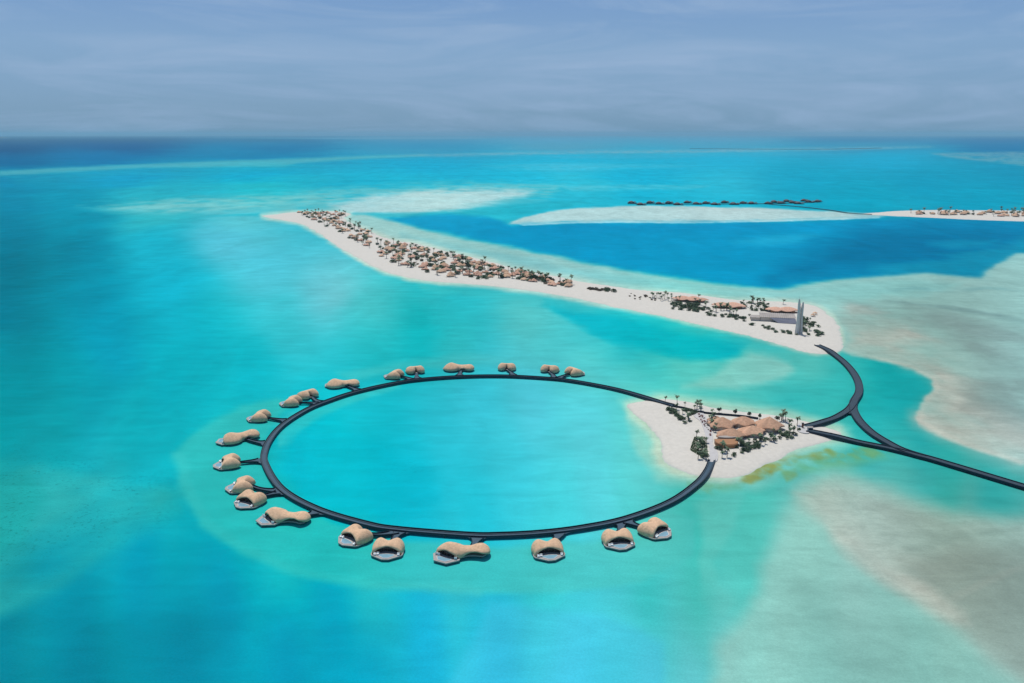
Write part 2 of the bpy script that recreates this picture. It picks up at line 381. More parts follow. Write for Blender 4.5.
# features with their own edges: polygon, colour, softness px, opacity, edge wander px
PATCH = [
 ('band far', [(0,171),(60,167.5),(130,164.5),(210,161),(290,158.5),(360,156),(420,154.5),(430,156),(360,159),(300,163),(285,167),(230,167.5),(150,168),(60,173),(-60,178),(-60,175)], (112,192,190), 1.8, .62, 2.0),
 ('far line', [(400,155),(500,152.5),(600,150.5),(700,149.5),(800,147.5),(930,146),(935,147.5),(820,151),(700,153),(560,154.5),(440,156.5)], (120,182,195), 1.3, .75, 1.0),
 ('horizon bar', [(180,137.5),(330,137.6),(470,137),(500,137.6),(470,138.8),(330,139.2)], (120,172,196), .5, .6, .3),
 ('far right reef', [(930,153),(970,152.5),(1030,151.5),(1420,152),(1420,168),(1030,166.5),(1000,163.5),(965,159.5),(940,156)], (128,170,180), 1.4, .7, 2.0),
 ('reef flat', [(72,206),(120,202),(200,198),(280,193),(340,188),(430,184),(520,182),(560,186),(545,200),(490,207),(440,212),(390,217),(340,212),(260,212),(180,215),(110,213)], (120,200,198), 5, .65, 5),
 ('reef light', [(110,208),(170,203),(260,200),(340,196),(330,206),(250,210),(170,213)], (140,206,200), 4, .5, 5),
 ('far aqua', [(0,176),(120,170),(250,166),(300,164),(330,166),(260,172),(140,177),(20,182)], (30,168,186), 3, .5, 3),
 ('far strip', [(480,166),(560,163),(640,164),(700,166),(640,169),(560,172),(500,170)], (70,190,212), 2, .6, 2),
 ('far strip 2', [(560,186),(620,184),(710,186),(690,189),(620,191),(570,191)], (84,196,208), 1.8, .6, 2),
 ('far strip 3', [(540,156),(640,154),(760,153),(880,154),(760,156.5),(640,158),(560,159)], (60,178,204), 1.2, .6, 1.5),
 ('pale bank', [(330,205),(370,196),(430,190),(490,189),(535,190),(520,196),(490,203),(450,209),(420,213),(385,214),(350,213)], (184,216,212), 4, .85, 4),
 ('bank shade', [(205,216),(260,213),(340,213.3),(400,212.5),(460,212),(520,204),(560,201),(600,202),(560,208),(520,215),(480,216),(400,216),(330,215),(262,216)], (30,176,190), 1.6, .75, 1.2),
 ('spit', [(508,223.5),(525,217),(548,211.5),(580,208),(640,206),(700,206.5),(760,207.5),(820,211),(880,213.5),(900,216),(840,218.5),(760,221),(690,222.4),(620,221.5),(560,222.5),(530,224.5)], (186,214,208), 1.3, .95, 1.2),
 ('deep lagoon', [(384,219.5),(410,216),(450,214),(490,217),(512,224.5),(540,224),(575,222.6),(620,222),(690,222.8),(760,221.6),(840,218.8),(930,218.4),(1024,221),(1420,222),(1420,248),(1050,249),(1013,252),(1000,259),(988,267),(978,275),(957,274),(927,270.5),(895,274),(862,276),(835,279),(812,283),(782,288),(745,286),(712,282.5),(675,276),(637,270.5),(580,261),(512,246),(460,236),(415,227)], (0,152,192), 3.4, 1, 1.6),
 ('spit edge', [(520,224.6),(560,222.2),(620,221.2),(690,222),(760,220.6),(840,218),(880,216.6),(880,217.8),(840,219.4),(760,222),(690,223.4),(620,222.8),(560,223.8),(525,225.8)], (206,234,228), .7, .8, .4),
 ('lagoon dark', [(860,225),(930,222),(1030,226),(1030,246),(990,252),(940,262),(870,268),(800,276),(770,278),(780,262),(830,245)], (0,114,154), 20, .9, 5),
 ('lagoon fringe', [(870,266),(930,260),(985,248),(1040,236),(1040,252),(1004,262),(986,276),(955,273),(925,269.5),(890,273)], (24,152,178), 6, .75, 4),
 ('lagoon dark 2', [(520,226),(640,224),(760,224),(840,230),(700,232),(560,236)], (0,146,188), 4, .7, 3),
 ('lagoon light', [(730,242),(770,236),(820,236),(800,242),(760,246)], (40,176,206), 5, .6, 3),
 ('lagoon light 2', [(925,243),(960,239),(1000,240),(985,246),(950,248)], (20,160,190), 4, .6, 2),
 ('crescent shelf', [(338,213.5),(365,214.5),(388,220),(420,229),(470,240),(520,249.5),(580,262.5),(637,272),(675,278),(712,284),(745,288),(785,289.5),(815,284),(838,280.5),(864,277.5),(896,275.5),(925,272.5),(955,277),(980,277.5),(992,268),(1004,259.5),(1015,253),(1050,250.5),(1420,250),(1420,470),(1024,464),(991,454),(964,445),(938,435),(920,425),(918,412),(924,400),(933,389),(931.5,380),(914,371),(885,363),(846,354),(815,340),(760,325),(640,303),(540,285),(440,265),(370,245),(330,222)], (156,203,194), 2.6, .93, 1.6),
 ('shelf streak', [(400,232),(470,247),(560,266),(660,282),(700,286),(640,283),(540,268),(450,250),(400,238)], (128,196,194), 3, .7, 2.5),
 ('shelf aqua', [(560,266),(637,274),(712,286),(780,292),(850,284),(920,278),(960,284),(920,296),(850,300),(770,300),(680,290),(600,278)], (140,206,200), 5, .6, 3),
 ('flat grey', [(840,300),(900,306),(970,318),(1040,330),(1420,345),(1420,450),(1020,440),(970,420),(960,400),(975,380),(960,350),(900,335),(850,325)], (140,174,169), 14, .85, 8),
 ('flat pink', [(838,322),(846,354),(885,363),(914,371),(931,380),(933,389),(924,400),(918,412),(920,425),(938,435),(964,445),(1024,464),(1420,480),(1420,448),(1040,430),(990,408),(962,372),(930,340),(880,318),(850,312)], (184,190,180), 11, .75, 8),
 ('flat shore', [(850,356),(885,363.5),(914,371.5),(931,381),(932,389),(923,400),(917,412),(919,425),(938,435.5),(964,446),(1024,464.5),(1024,460),(966,441),(940,430),(925,421),(925,411),(932,400),(941,389),(936,378),(914,367),(885,359)], (200,204,192), 2.5, .5, 2),
 ('flat streak', [(880,301),(930,305),(980,311),(1030,319),(1030,323),(980,315),(930,308.5),(885,304)], (122,162,160), 1.5, .6, 3),
 ('flat streak 2', [(860,292),(920,288),(1000,287),(1024,290),(1000,291),(930,292)], (122,180,180), 1.5, .5, 3),
 ('flat dark', [(960,385),(1024,375),(1080,380),(1080,430),(1010,425),(970,410)], (130,158,153), 14, .85, 6),
 ('tip grey', [(832,314),(850,312),(880,318),(900,330),(880,338),(850,333),(838,325)], (150,176,168), 6, .6, 3),
 ('channel pale', [(684,388),(716,374),(735,358),(752,350),(770,354),(788,363),(793,371),(786,378),(765,385),(740,390)], (142,206,194), 6, .85, 4),
 ('channel deep', [(545,300),(600,309),(640,317),(700,331),(747,343),(738,354),(722,361),(690,361),(650,353),(612,342),(575,322)], (2,176,188), 5, .9, 4),
 ('crescent front', [(420,282),(480,288),(540,296),(600,306),(660,318),(720,332),(780,348),(760,350),(700,338),(620,318),(540,305),(470,296),(420,290)], (60,190,190), 5, .55, 4),
 ('ring shelf', [(176,455),(180,492),(200,527),(240,552),(300,574),(375,588),(475,593),(560,590),(640,580),(690,555),(700,520),(650,510),(600,540),(500,545),(400,540),(330,522),(280,495),(262,465),(262,445),(280,418),(300,405),(275,400),(240,408),(200,430)], (56,192,184), 4.5, .82, 3),
 ('ring shelf rim', [(176,455),(180,492),(200,527),(240,552),(300,574),(375,588),(475,593),(475,590),(375,584),(303,569),(246,547),(208,523),(188,490),(184,457)], (70, 196, 190), 4, .28, 3),
 ('ring top shelf', [(330,372),(400,362),(470,356),(560,358),(620,368),(660,382),(640,388),(590,372),(500,366),(420,369),(350,380)], (72,196,196), 5, .55, 4),
 ('lagoon rim', [(277,425),(292,416),(330,402),(380,386),(400,386),(350,403),(310,420),(290,440),(279,445)], (74,202,200), 3, .6, 2.5),
 ('lagoon floor', [(325,425),(380,440),(420,470),(440,500),(410,520),(350,510),(300,490),(280,465),(290,440)], (0,184,202), 12, .75, 8),
 ('hub shallows', [(622,402),(660,393),(730,400),(800,412),(850,430),(850,445),(820,462),(760,490),(710,492),(660,480),(640,455),(636,430)], (120,206,192), 7, .8, 4),
 ('crescent rim', CRESC, (188,214,198), 3.0, .9, 1.5),
 ('small island rim', HUB, (174,212,192), 5.5, .9, 2.5),
 ('weed', [(744,481),(752,472),(764,466),(780,460),(794,456),(804,457),(798,464),(790,470),(780,474),(768,478),(757,483)], (140,156,86), 2.6, .9, 5),
 ('weed blob', [(784,472),(796,470),(800,478),(790,482)], (128,160,96), 2.4, .6, 4),
 ('weed 2', [(800,457),(812,453),(830,449),(846,450),(852,455),(838,459),(820,460),(806,461)], (148,156,82), 1.8, .85, 4),
 ('weed 3', [(846,449),(870,448),(884,452),(878,457),(860,458),(848,456)], (106,158,100), 2.5, .75, 4),
 ('weed halo', [(800,460),(840,448),(880,448),(900,455),(860,464),(830,468),(806,474),(786,476)], (96,168,120), 6, .65, 4),
 ('weed below', [(690,483),(720,485),(748,482),(745,490),(715,496),(692,492)], (96,172,130), 3.5, .6, 3),
 ('weed beach', [(633,404),(645,408),(668,432),(664,440),(650,425),(636,414)], (150,190,150), 3, .4, 2),
 ('scallop', [(700,506),(735,488),(752,486),(742,520),(726,545),(712,560),(716,580),(740,600),(725,612),(700,596),(694,560),(708,530)], (92,204,190), 6, .55, 5),
 ('south flat', [(828,470),(850,468),(880,480),(915,493),(962,507),(1012,516),(1420,524),(1420,760),(690,760),(706,683),(722,640),(744,612),(762,588),(764,560),(776,544),(790,520),(800,505),(806,488)], (142,202,188), 13, .75, 6),
 ('south flat east', [(806,494),(838,478),(880,486),(915,498),(960,510),(1420,528),(1420,720),(1030,690),(990,660),(962,628),(925,604),(888,578),(858,556),(838,534),(820,512)], (158,184,172), 14, .85, 6),
 ('south flat grey', [(900,560),(960,540),(1420,545),(1420,720),(1040,690),(1000,650),(970,622),(935,598)], (138,158,147), 18, .8, 8),
 ('sand ridge', [(828,520),(846,524),(868,548),(896,566),(930,585),(966,610),(972,622),(955,622),(925,606),(890,584),(862,562),(838,540)], (184,192,178), 8, .8, 5),
 ('sand ridge halo', [(800,490),(830,484),(850,506),(880,540),(920,560),(900,568),(866,548),(838,524),(812,506)], (172,196,182), 11, .7, 6),
 ('ripple', [(905,545),(960,530),(1024,522),(1024,526),(965,536),(910,551)], (128,158,148), 3, .4, 5),
 ('ripple 2', [(940,600),(985,575),(1024,560),(1024,566),(990,582),(945,607)], (156,172,160), 3, .45, 5),
 ('left patch', [(-90,462),(20,462),(60,470),(95,478),(140,486),(182,491),(178,512),(150,528),(110,552),(55,592),(0,618),(-90,660)], (50,176,168), 9, .72, 4),
 ('left patch tint', [(-90,470),(30,470),(50,500),(30,540),(0,560),(-90,580)], (20,158,150), 10, .5, 6),
 ('south edge', [(432,700),(470,640),(486,600),(520,604),(600,612),(660,640),(660,700)], (58,192,216), 8, .5, 4),
]

def water_colour(X, Y):
    u, v = to_px(X, Y)
    u = np.clip(u, -160, 1400); v = np.clip(v, 134.6, 760)
    dv = np.maximum(v - 134.0, 0.6)
    # organic wander, in metres on the ground
    wx, wy = X / 55.0, Y / 75.0
    n1, n2 = fbm(wx, wy, 3, 4), fbm(wx, wy, 23, 4)
    n3, n4 = fbm(X / 11.0, Y / 16.0, 83, 4), fbm(X / 11.0, Y / 16.0, 97, 4)
    near = np.clip(900.0 / np.hypot(X, Y), 0, 1)
    b1, b2 = fbm(X / 420.0, Y / 420.0, 41, 3), fbm(X / 260.0, Y / 420.0, 61, 3)
    ub, vb = u + b1 * 22 + n1 * 5, v + (b2 * 0.11 + n2 * 0.02) * dv
    s = 95 * np.log(dv * 1.0 + 10)
    sb = 95 * np.log(np.maximum(vb - 134, 0.3) + 10)
    num = np.zeros(X.shape + (3,)); den = np.zeros(X.shape)
    for (pu, pv, r, g, b) in BASE:
        ps = 95 * math.log(pv - 134 + 10)
        d2 = ((ub - pu) / 1.35) ** 2 + ((sb - ps) * 1.25) ** 2
        w = 1.0 / (d2 + 260.0) ** 2.0
        num += w[..., None] * np.array((r, g, b), float); den += w
    col = num / den[..., None]
    for (nm, poly, c, soft, op, wand) in PATCH:
        xs = [p[0] for p in poly]; ys = [p[1] for p in poly]
        m = soft * 2.5 + wand * 2 + 4
        sel = (u > min(xs) - m) & (u < max(xs) + m) & (v > min(ys) - m) & (v < max(ys) + m)
        if not sel.any():
            continue
        k = np.clip(dv[sel] / 110.0, 0.12, 1.2)
        uu = u[sel] + (n1[sel] * 1.0 + b1[sel] * 0.8) * wand * 1.8 + n3[sel] * near[sel] * 2.2
        vv = v[sel] + (n2[sel] * 1.0 + b2[sel] * 0.8) * wand * k + n4[sel] * near[sel] * 1.1
        d = sdist(uu, vv, poly)
        if nm.endswith(' rim'):
            d = d + soft * 0.8
        t = np.clip(d / (2 * soft) + 0.5, 0, 1)
        t = t * t * (3 - 2 * t) * op
        if nm.split()[0] in ('weed', 'sand', 'flat', 'ripple', 'far', 'scallop', 'reef', 'left'):
            t = t * np.clip(0.78 + 0.9 * n2[sel] + 0.5 * b1[sel], 0.12, 1.0)
        if nm.startswith('weed'):
            t = t * np.clip(0.62 + 1.5 * n3[sel] + 0.9 * n1[sel], 0.0, 1.0)
        t = t[..., None]
        col[sel] = col[sel] * (1 - t) + np.array(c, float) * t
    for (pu, pv, r, g, b) in TUNE:
        w = np.exp(-((u - pu) / 62.0) ** 2 - ((s - 95 * math.log(pv - 124)) / 34.0) ** 2)
        col = col + w[..., None] * np.array((r, g, b), float)
    lin = srgb(*np.moveaxis(np.clip(col, 0, 255), -1, 0))
    lin = np.moveaxis(lin, 0, -1) / K
    # coral and weed heads scattered on the left-hand flats and the far reef
    coral = np.zeros(X.shape)
    for poly, soft, op in (([(-60,440),(90,455),(185,485),(170,520),(100,550),(30,585),(-60,640)], 14, 1.0), ([(45,556),(60,535),(80,530),(82,545),(62,556)], 5, 1.6), ([(120,505),(132,495),(142,500),(132,515)], 5, 1.5),
                           ([(60,190),(160,186),(330,192),(330,200),(200,203),(90,206)], 4, .9),
                           ([(330,440),(420,450),(430,490),(360,480)], 14, .55),
                           ([(480,350),(560,352),(560,358),(470,358)], 4, .6)):
        t = np.clip(sdist(u, v, poly) / (2 * soft) + .5, 0, 1) * op
        coral = np.maximum(coral, t)
    return lin, coral

def build_water():
    front = np.linspace(-0.74, 0.74, 1000)
    side = np.linspace(0.74, 2 * math.pi - 0.74, 60)[1:-1]
    az = np.concatenate([front, side])
    v = np.concatenate([np.linspace(2400, 760, 40)[:-1], np.linspace(760, 240, 430)[:-1], np.linspace(240, 140, 170)[:-1], np.linspace(140, 134.9, 26)])
    dep = PITCH + np.arctan((v - 341.5) / FPX)
    r = CAM_H / np.tan(np.clip(dep, 0.0018, 1.5))
    r[-1] = 130000.0
    A, R = np.meshgrid(az, r)
    X, Y = np.sin(A) * R, np.cos(A) * R
    nr, na = X.shape
    lin, coral = water_colour(X, Y)
    co = np.zeros((nr * na + 1, 3), np.float32)
    co[:-1, 0], co[:-1, 1] = X.ravel(), Y.ravel()
    i = np.arange(nr - 1)[:, None] * na; j = np.arange(na)[None, :]; j2 = (j + 1) % na
    quads = np.stack([i + j, i + j2, i + na + j2, i + na + j], -1).reshape(-1, 4)[:, ::-1]
    tris = np.stack([np.arange(na), (np.arange(na) + 1) % na, np.full(na, nr * na)], -1)
    me = bpy.data.meshes.new('lagoon_water')
    me.vertices.add(len(co)); me.vertices.foreach_set('co', co.ravel())
    nl = len(quads) * 4 + len(tris) * 3
    me.loops.add(nl)
    me.loops.foreach_set('vertex_index', np.concatenate([quads.ravel(), tris.ravel()]).astype(np.int32))
    me.polygons.add(len(quads) + len(tris))
    starts = np.concatenate([np.arange(len(quads)) * 4, len(quads) * 4 + np.arange(len(tris)) * 3])
    me.polygons.foreach_set('loop_start', starts.astype(np.int32))
    me.update(calc_edges=True)
    ca = me.attributes.new('bed_colour', 'FLOAT_COLOR', 'POINT')
    c4 = np.ones((len(co), 4), np.float32)
    c4[:-1, :3] = lin.reshape(-1, 3); c4[-1, :3] = lin[0].mean(0)
    ca.data.foreach_set('color', c4.ravel())
    cb = me.attributes.new('coral', 'FLOAT', 'POINT')
    cc = np.zeros(len(co), np.float32); cc[:-1] = coral.ravel()
    cb.data.foreach_set('value', cc)
    m = bpy.data.materials.new('lagoon_water'); m.use_nodes = True
    n, l = m.node_tree.nodes, m.node_tree.links
    b = n['Principled BSDF']
    b.inputs['Roughness'].default_value = 0.22
    b.inputs['Specular IOR Level'].default_value = 0.0
    at_c = n.new('ShaderNodeAttribute'); at_c.attribute_name = 'bed_colour'
    at_k = n.new('ShaderNodeAttribute'); at_k.attribute_name = 'coral'
    geo = n.new('ShaderNodeNewGeometry')
    def noise(scale, detail, stretch=(1, 1, 1), rough=0.55, dist=0.0):
        mp = n.new('ShaderNodeMapping'); mp.inputs['Scale'].default_value = stretch
        mp.inputs['Rotation'].default_value = (0, 0, 0.35)
        l.new(geo.outputs['Position'], mp.inputs['Vector'])
        z = n.new('ShaderNodeTexNoise'); z.inputs['Scale'].default_value = scale; z.inputs['Detail'].default_value = detail
        z.inputs['Roughness'].default_value = rough; z.inputs['Distortion'].default_value = dist
        l.new(mp.outputs['Vector'], z.inputs['Vector'])
        return z.outputs['Fac']
    def rng(val, f0, f1, t0, t1):
        r_ = n.new('ShaderNodeMapRange')
        for k_, x_ in (('From Min', f0), ('From Max', f1), ('To Min', t0), ('To Max', t1)):
            r_.inputs[k_].default_value = x_
        l.new(val, r_.inputs['Value']); return r_.outputs['Result']
    def mul(a_, b_):
        q = n.new('ShaderNodeMath'); q.operation = 'MULTIPLY'
        l.new(a_, q.inputs[0]); l.new(b_, q.inputs[1]); return q.outputs[0]
    big = rng(noise(0.012, 6, (1, 0.45, 1), 0.6, 0.6), 0.3, 0.7, 0.885, 1.10)
    mid = rng(noise(0.06, 5, (0.35, 1, 1), 0.6, 0.8), 0.3, 0.7, 0.91, 1.08)
    fine = rng(noise(0.8, 3, (1, 1, 1), 0.6), 0.3, 0.7, 0.93, 1.07)
    huge = rng(noise(0.0016, 5, (0.6, 1.6, 1), 0.6, 0.4), 0.3, 0.7, 0.93, 1.06)
    f = mul(mul(mul(big, mid), fine), huge)
    sp = rng(noise(0.30, 4, (1, 1, 1), 0.7), 0.55, 0.66, 0.0, 1.0)
    sp2 = mul(mul(sp, rng(noise(0.03, 3), 0.38, 0.58, 0.0, 1.0)), at_k.outputs['Fac'])
    dk = rng(sp2, 0, 1, 1.0, 0.62)
    f = mul(f, dk)
    sepc = n.new('ShaderNodeSeparateColor'); l.new(at_c.outputs['Color'], sepc.inputs['Color'])
    shal = rng(sepc.outputs['Red'], 0.08, 0.30, 0.0, 1.0)          # sand ripples and mottling show only where it is shallow
    rip = rng(mul(noise(0.22, 6, (0.45, 1, 1), 0.72, 1.2), noise(0.05, 5, (1, 0.6, 1), 0.65, 0.8)), 0.13, 0.34, -0.10, 0.12)
    add = n.new('ShaderNodeMath'); add.operation = 'MULTIPLY_ADD'; add.inputs[2].default_value = 1.0
    l.new(rip, add.inputs[0]); l.new(shal, add.inputs[1])
    f = mul(f, add.outputs[0])
    sc_ = n.new('ShaderNodeVectorMath'); sc_.operation = 'SCALE'
    l.new(at_c.outputs['Color'], sc_.inputs[0]); l.new(f, sc_.inputs['Scale'])
    l.new(sc_.outputs['Vector'], b.inputs['Base Color'])
    bp = n.new('ShaderNodeBump'); bp.inputs['Strength'].default_value = 0.25; bp.inputs['Distance'].default_value = 0.5
    l.new(noise(0.35, 4, (0.6, 1, 1), 0.6), bp.inputs['Height'])
    l.new(bp.outputs['Normal'], b.inputs['Normal'])
    gl = n.new('ShaderNodeBsdfGlossy'); gl.inputs['Roughness'].default_value = 0.18
    l.new(bp.outputs['Normal'], gl.inputs['Normal'])
    mxs = n.new('ShaderNodeMixShader'); mxs.inputs['Fac'].default_value = 0.010
    l.new(b.outputs['BSDF'], mxs.inputs[1]); l.new(gl.outputs['BSDF'], mxs.inputs[2])
    l.new(mxs.outputs['Shader'], n['Material Output'].inputs['Surface'])
    me.materials.append(m)
    o = link('lagoon_water', me)
    structure(o)
build_water()

# ------------------------------------------------------------------ sand islands
def sand_material():
    m = bpy.data.materials.new('coral_sand'); m.use_nodes = True
    n, l = m.node_tree.nodes, m.node_tree.links
    b = n['Principled BSDF']; b.inputs['Roughness'].default_value = 0.9; b.inputs['Specular IOR Level'].default_value = 0.1
    geo = n.new('ShaderNodeNewGeometry'); sep_ = n.new('ShaderNodeSeparateXYZ')
    l.new(geo.outputs['Position'], sep_.inputs['Vector'])
    nz_ = n.new('ShaderNodeTexNoise'); nz_.inputs['Scale'].default_value = 0.05; nz_.inputs['Detail'].default_value = 7
    l.new(geo.outputs['Position'], nz_.inputs['Vector'])
    ad = n.new('ShaderNodeMath'); ad.operation = 'MULTIPLY_ADD'
    ad.inputs[1].default_value = 0.7; l.new(nz_.outputs['Fac'], ad.inputs[0]); l.new(sep_.outputs['Z'], ad.inputs[2])
    r = n.new('ShaderNodeValToRGB')
    r.color_ramp.elements[0].position = 0.18; r.color_ramp.elements[0].color = (0.34, 0.45, 0.39, 1)   # wet, under a film of water
    r.color_ramp.elements[1].position = 1.0; r.color_ramp.elements[1].color = (0.55, 0.525, 0.465, 1)
    e_ = r.color_ramp.elements.new(0.42); e_.color = (0.46, 0.47, 0.425, 1)
    e_ = r.color_ramp.elements.new(0.65); e_.color = (0.525, 0.51, 0.452, 1)
    l.new(ad.outputs[0], r.inputs['Fac'])
    n2_ = n.new('ShaderNodeTexNoise'); n2_.inputs['Scale'].default_value = 0.3; n2_.inputs['Detail'].default_value = 5
    l.new(geo.outputs['Position'], n2_.inputs['Vector'])
    mr = n.new('ShaderNodeMapRange'); mr.inputs['From Min'].default_value = .3; mr.inputs['From Max'].default_value = .7
    mr.inputs['To Min'].default_value = .93; mr.inputs['To Max'].default_value = 1.05
    l.new(n2_.outputs['Fac'], mr.inputs['Value'])
    s_ = n.new('ShaderNodeVectorMath'); s_.operation = 'SCALE'
    l.new(r.outputs['Color'], s_.inputs[0]); l.new(mr.outputs['Result'], s_.inputs['Scale'])
    l.new(s_.outputs['Vector'], b.inputs['Base Color'])
    bp = n.new('ShaderNodeBump'); bp.inputs['Strength'].default_value = 0.3; bp.inputs['Distance'].default_value = 0.4
    l.new(n2_.outputs['Fac'], bp.inputs['Height']); l.new(bp.outputs['Normal'], b.inputs['Normal'])
    return m
M['sand'] = sand_material()

def sand_height(d, n, rise, run):
    dd = d + n
    return np.where(dd > 0, rise * (1 - np.exp(-dd / run)), dd * 0.035)

def sand_island(name, poly_px, step, rise, run, wand, ny=1.0):
    W = [at(u, v) for u, v in poly_px]
    poly = [(p.x, p.y) for p in catmull([(p.x, p.y, 0) for p in W], 4, True)]
    xs = [p[0] for p in poly]; ys = [p[1] for p in poly]
    gx = np.arange(min(xs) - 25, max(xs) + 25, step); gy = np.arange(min(ys) - 40, max(ys) + 40, step * ny)
    X, Y = np.meshgrid(gx, gy)
    d = sdist(X, Y, poly)
    n = fbm(X / 38, Y / 38, 5, 4) * wand
    Z = sand_height(d, n, rise, run) + np.where(d > 2, fbm(X / 14, Y / 14, 9, 3) * 0.12, 0)
    keep = (d + n) > -14
    idx = -np.ones(X.shape, int); idx[keep] = np.arange(keep.sum())
    q = keep[:-1, :-1] & keep[1:, :-1] & keep[:-1, 1:] & keep[1:, 1:]
    a, b, c, e_ = idx[:-1, :-1][q], idx[:-1, 1:][q], idx[1:, 1:][q], idx[1:, :-1][q]
    me = bpy.data.meshes.new(name)
    me.from_pydata(np.stack([X[keep], Y[keep], Z[keep]], -1).tolist(), [], np.stack([a, b, c, e_], -1).tolist())
    me.polygons.foreach_set('use_smooth', [True] * len(me.polygons))
    me.materials.append(M['sand'])
    structure(link(name, me))
    return poly

FAR = [(862,214.0),(880,212.4),(900,210.8),(940,210),(1000,210.5),(1060,210.6),(1130,211),(1130,222),(1060,221.6),(1024,221.4),(985,220.2),(950,218.6),(915,217),(885,215.6)]
cres_poly = sand_island('crescent_island_sand', CRESC, 5.0, 2.4, 10, 7.0)
hub_poly = sand_island('small_island_sand', HUB, 1.6, 2.2, 10, 6.0)
far_poly = sand_island('far_sand_spit', FAR, 9.0, 1.4, 14, 6.0)

# ------------------------------------------------------------------ jetties and bridges
def offset_line(pts, off):
    out = []
    for i, p in enumerate(pts):
        t = pts[min(i + 1, len(pts) - 1)] - pts[max(i - 1, 0)]
        t = Vector((t.x, t.y, 0)).normalized()
        out.append(Vector((p.x - t.y * off, p.y + t.x * off, p.z)))
    return out

def ribbon(mb, pts, w0, w1, z0, z1):
    """Solid strip along pts between sideways offsets w0 and w1 (numbers or lists), heights z0..z1 above the point."""
    n = len(pts)
    vs = []
    for i, p in enumerate(pts):
        t = pts[min(i + 1, n - 1)] - pts[max(i - 1, 0)]
        t = Vector((t.x, t.y, 0)).normalized()
        a = w0[i] if isinstance(w0, list) else w0
        b = w1[i] if isinstance(w1, list) else w1
        for off, z in ((a, z0), (b, z0), (b, z1), (a, z1)):
            vs.append((p.x - t.y * off, p.y + t.x * off, p.z + z))
    fs = []
    for i in range(n - 1):
        for k in range(4):
            fs.append((i * 4 + k, i * 4 + (k + 1) % 4, i * 4 + 4 + (k + 1) % 4, i * 4 + 4 + k))
    fs.append((0, 1, 2, 3)); fs.append(tuple((n - 1) * 4 + k for k in (3, 2, 1, 0)))
    mb.add(vs, fs)

def pile_mesh(h, r, name='pile'):
    mb = MB(); mb.tube([(0, 0, -1.0), (0, 0, h * 0.5), (0, 0, h)], [r * 1.1, r, r], 8)
    return mb.mesh(name, M['pile'])

# ring: a circle on the water, fitted to the survey
RC = Vector((-0.0765 * 246, 2.73 * 246, 0)); RR = 0.729 * 246
RING_Z, RING_W = 1.7, 2.65
def ring_fit():
    P = [(629,520),(586,528),(543,533),(500,535),(467,534),(398,529),(366,524),(325,511),(282,491),(266,463),(265,451.5),(274,434),(286,422),(307,408.6),(327,402),(352,392),(385,386),(415,379),(460,376.6),(505,376),(550,378),(572,381),(599,386),(620,390),(641.5,397),(663,403.7),(702,482)]
    G = np.array([at(u, v, RING_Z)[:2] for u, v in P])
    A = np.c_[2 * G, np.ones(len(G))]
    s = np.linalg.lstsq(A, (G ** 2).sum(1), rcond=None)[0]
    return Vector((s[0], s[1], 0)), math.sqrt(s[2] + s[0] ** 2 + s[1] ** 2), P, G
RC, RR, _P, _G = ring_fit()
def ring_line():
    """The walkway follows the surveyed points, eased towards the true circle."""
    pts = [at(u, v, RING_Z) for u, v in ((673,406.5),(663,403.5),(641.5,397),(620,391),(599,386.5),(572,381.5),(550,379),(505,376.6),(460,377),(415,379.8),(385,385),(352,393),(327,401.6),(307,409.6),(286,423),(274,435.5),(266.5,450),(267,464),(282,489),(317,509),(366,524),(398,529),(467,534.4),(500,535),(543,533),(586,528),(629,519.5),(672,503),(697,484.5),(707,472),(712,461))]
    out = []
    for p in pts:
        d = p - RC; d.z = 0
        t = 0.5
        if (p - pts[0]).length < 12 or (p - pts[-1]).length < 40: t = 0.0
        q = RC + d * ((1 - t) + t * RR / d.length); q.z = RING_Z + 0.8 * math.exp(-min((p - pts[0]).length, (p - pts[-1]).length) / 22.0)
        out.append(q)
    return out
RING = catmull(ring_line(), 12)

ring = thing('ring_jetty', 'long dark circular boardwalk on piles with short spurs to the tan villas', 'jetty', (0, 0, 0))
mb = MB(); ribbon(mb, RING, -RING_W + .45, RING_W - .45, -0.5, 0.0); mb.build('deck', M['deck_lite'], ring)
for s in (-1, 1):
    mb = MB(); ribbon(mb, RING, s * (RING_W - 1.35), s * RING_W, -0.6, 0.28) ; mb.build('edge_kerb', M['deck'], ring)
    mb = MB(); ribbon(mb, RING, s * (RING_W - .12), s * (RING_W + .03), 0.30, 1.15); mb.build('railing', M['rail'], ring)
PILE = pile_mesh(RING_Z - .1, 0.35)
L = 0; last = -99
n_p = 0
for i in range(1, len(RING)):
    L += (RING[i] - RING[i - 1]).length
    if L - last > 24 and n_p < 46:
        last = L; n_p += 1
        for s in (-2.3, 2.3):
            q = offset_line([RING[i - 1], RING[i]], s)[1]
            link('pile', PILE, ring, (q.x, q.y, -0.3))

def nearest_ring(p):
    return min(range(len(RING)), key=lambda i: (RING[i].x - p.x) ** 2 + (RING[i].y - p.y) ** 2)

def spur(root, pts, wA, wB, flare):
    """A branch that leaves the ring with a flared root and runs to a villa door."""
    line = catmull(pts, 8)
    n = len(line)
    ws = []
    for i in range(n):
        t = i / (n - 1)
        ws.append(wB + (wA - wB) * math.exp(-t * flare))
    mb = MB(); ribbon(mb, line, [-w + .15 for w in ws], [w - .15 for w in ws], -0.46, -0.02)
    o = mb.build('spur_deck', M['deck_lite'], root)
    for s in (-1, 1):
        mb = MB(); ribbon(mb, line[4:], [s * (w - .16) for w in ws[4:]], [s * w for w in ws[4:]], -0.5, 0.9)
        mb.build('spur_railing', M['rail'], o)

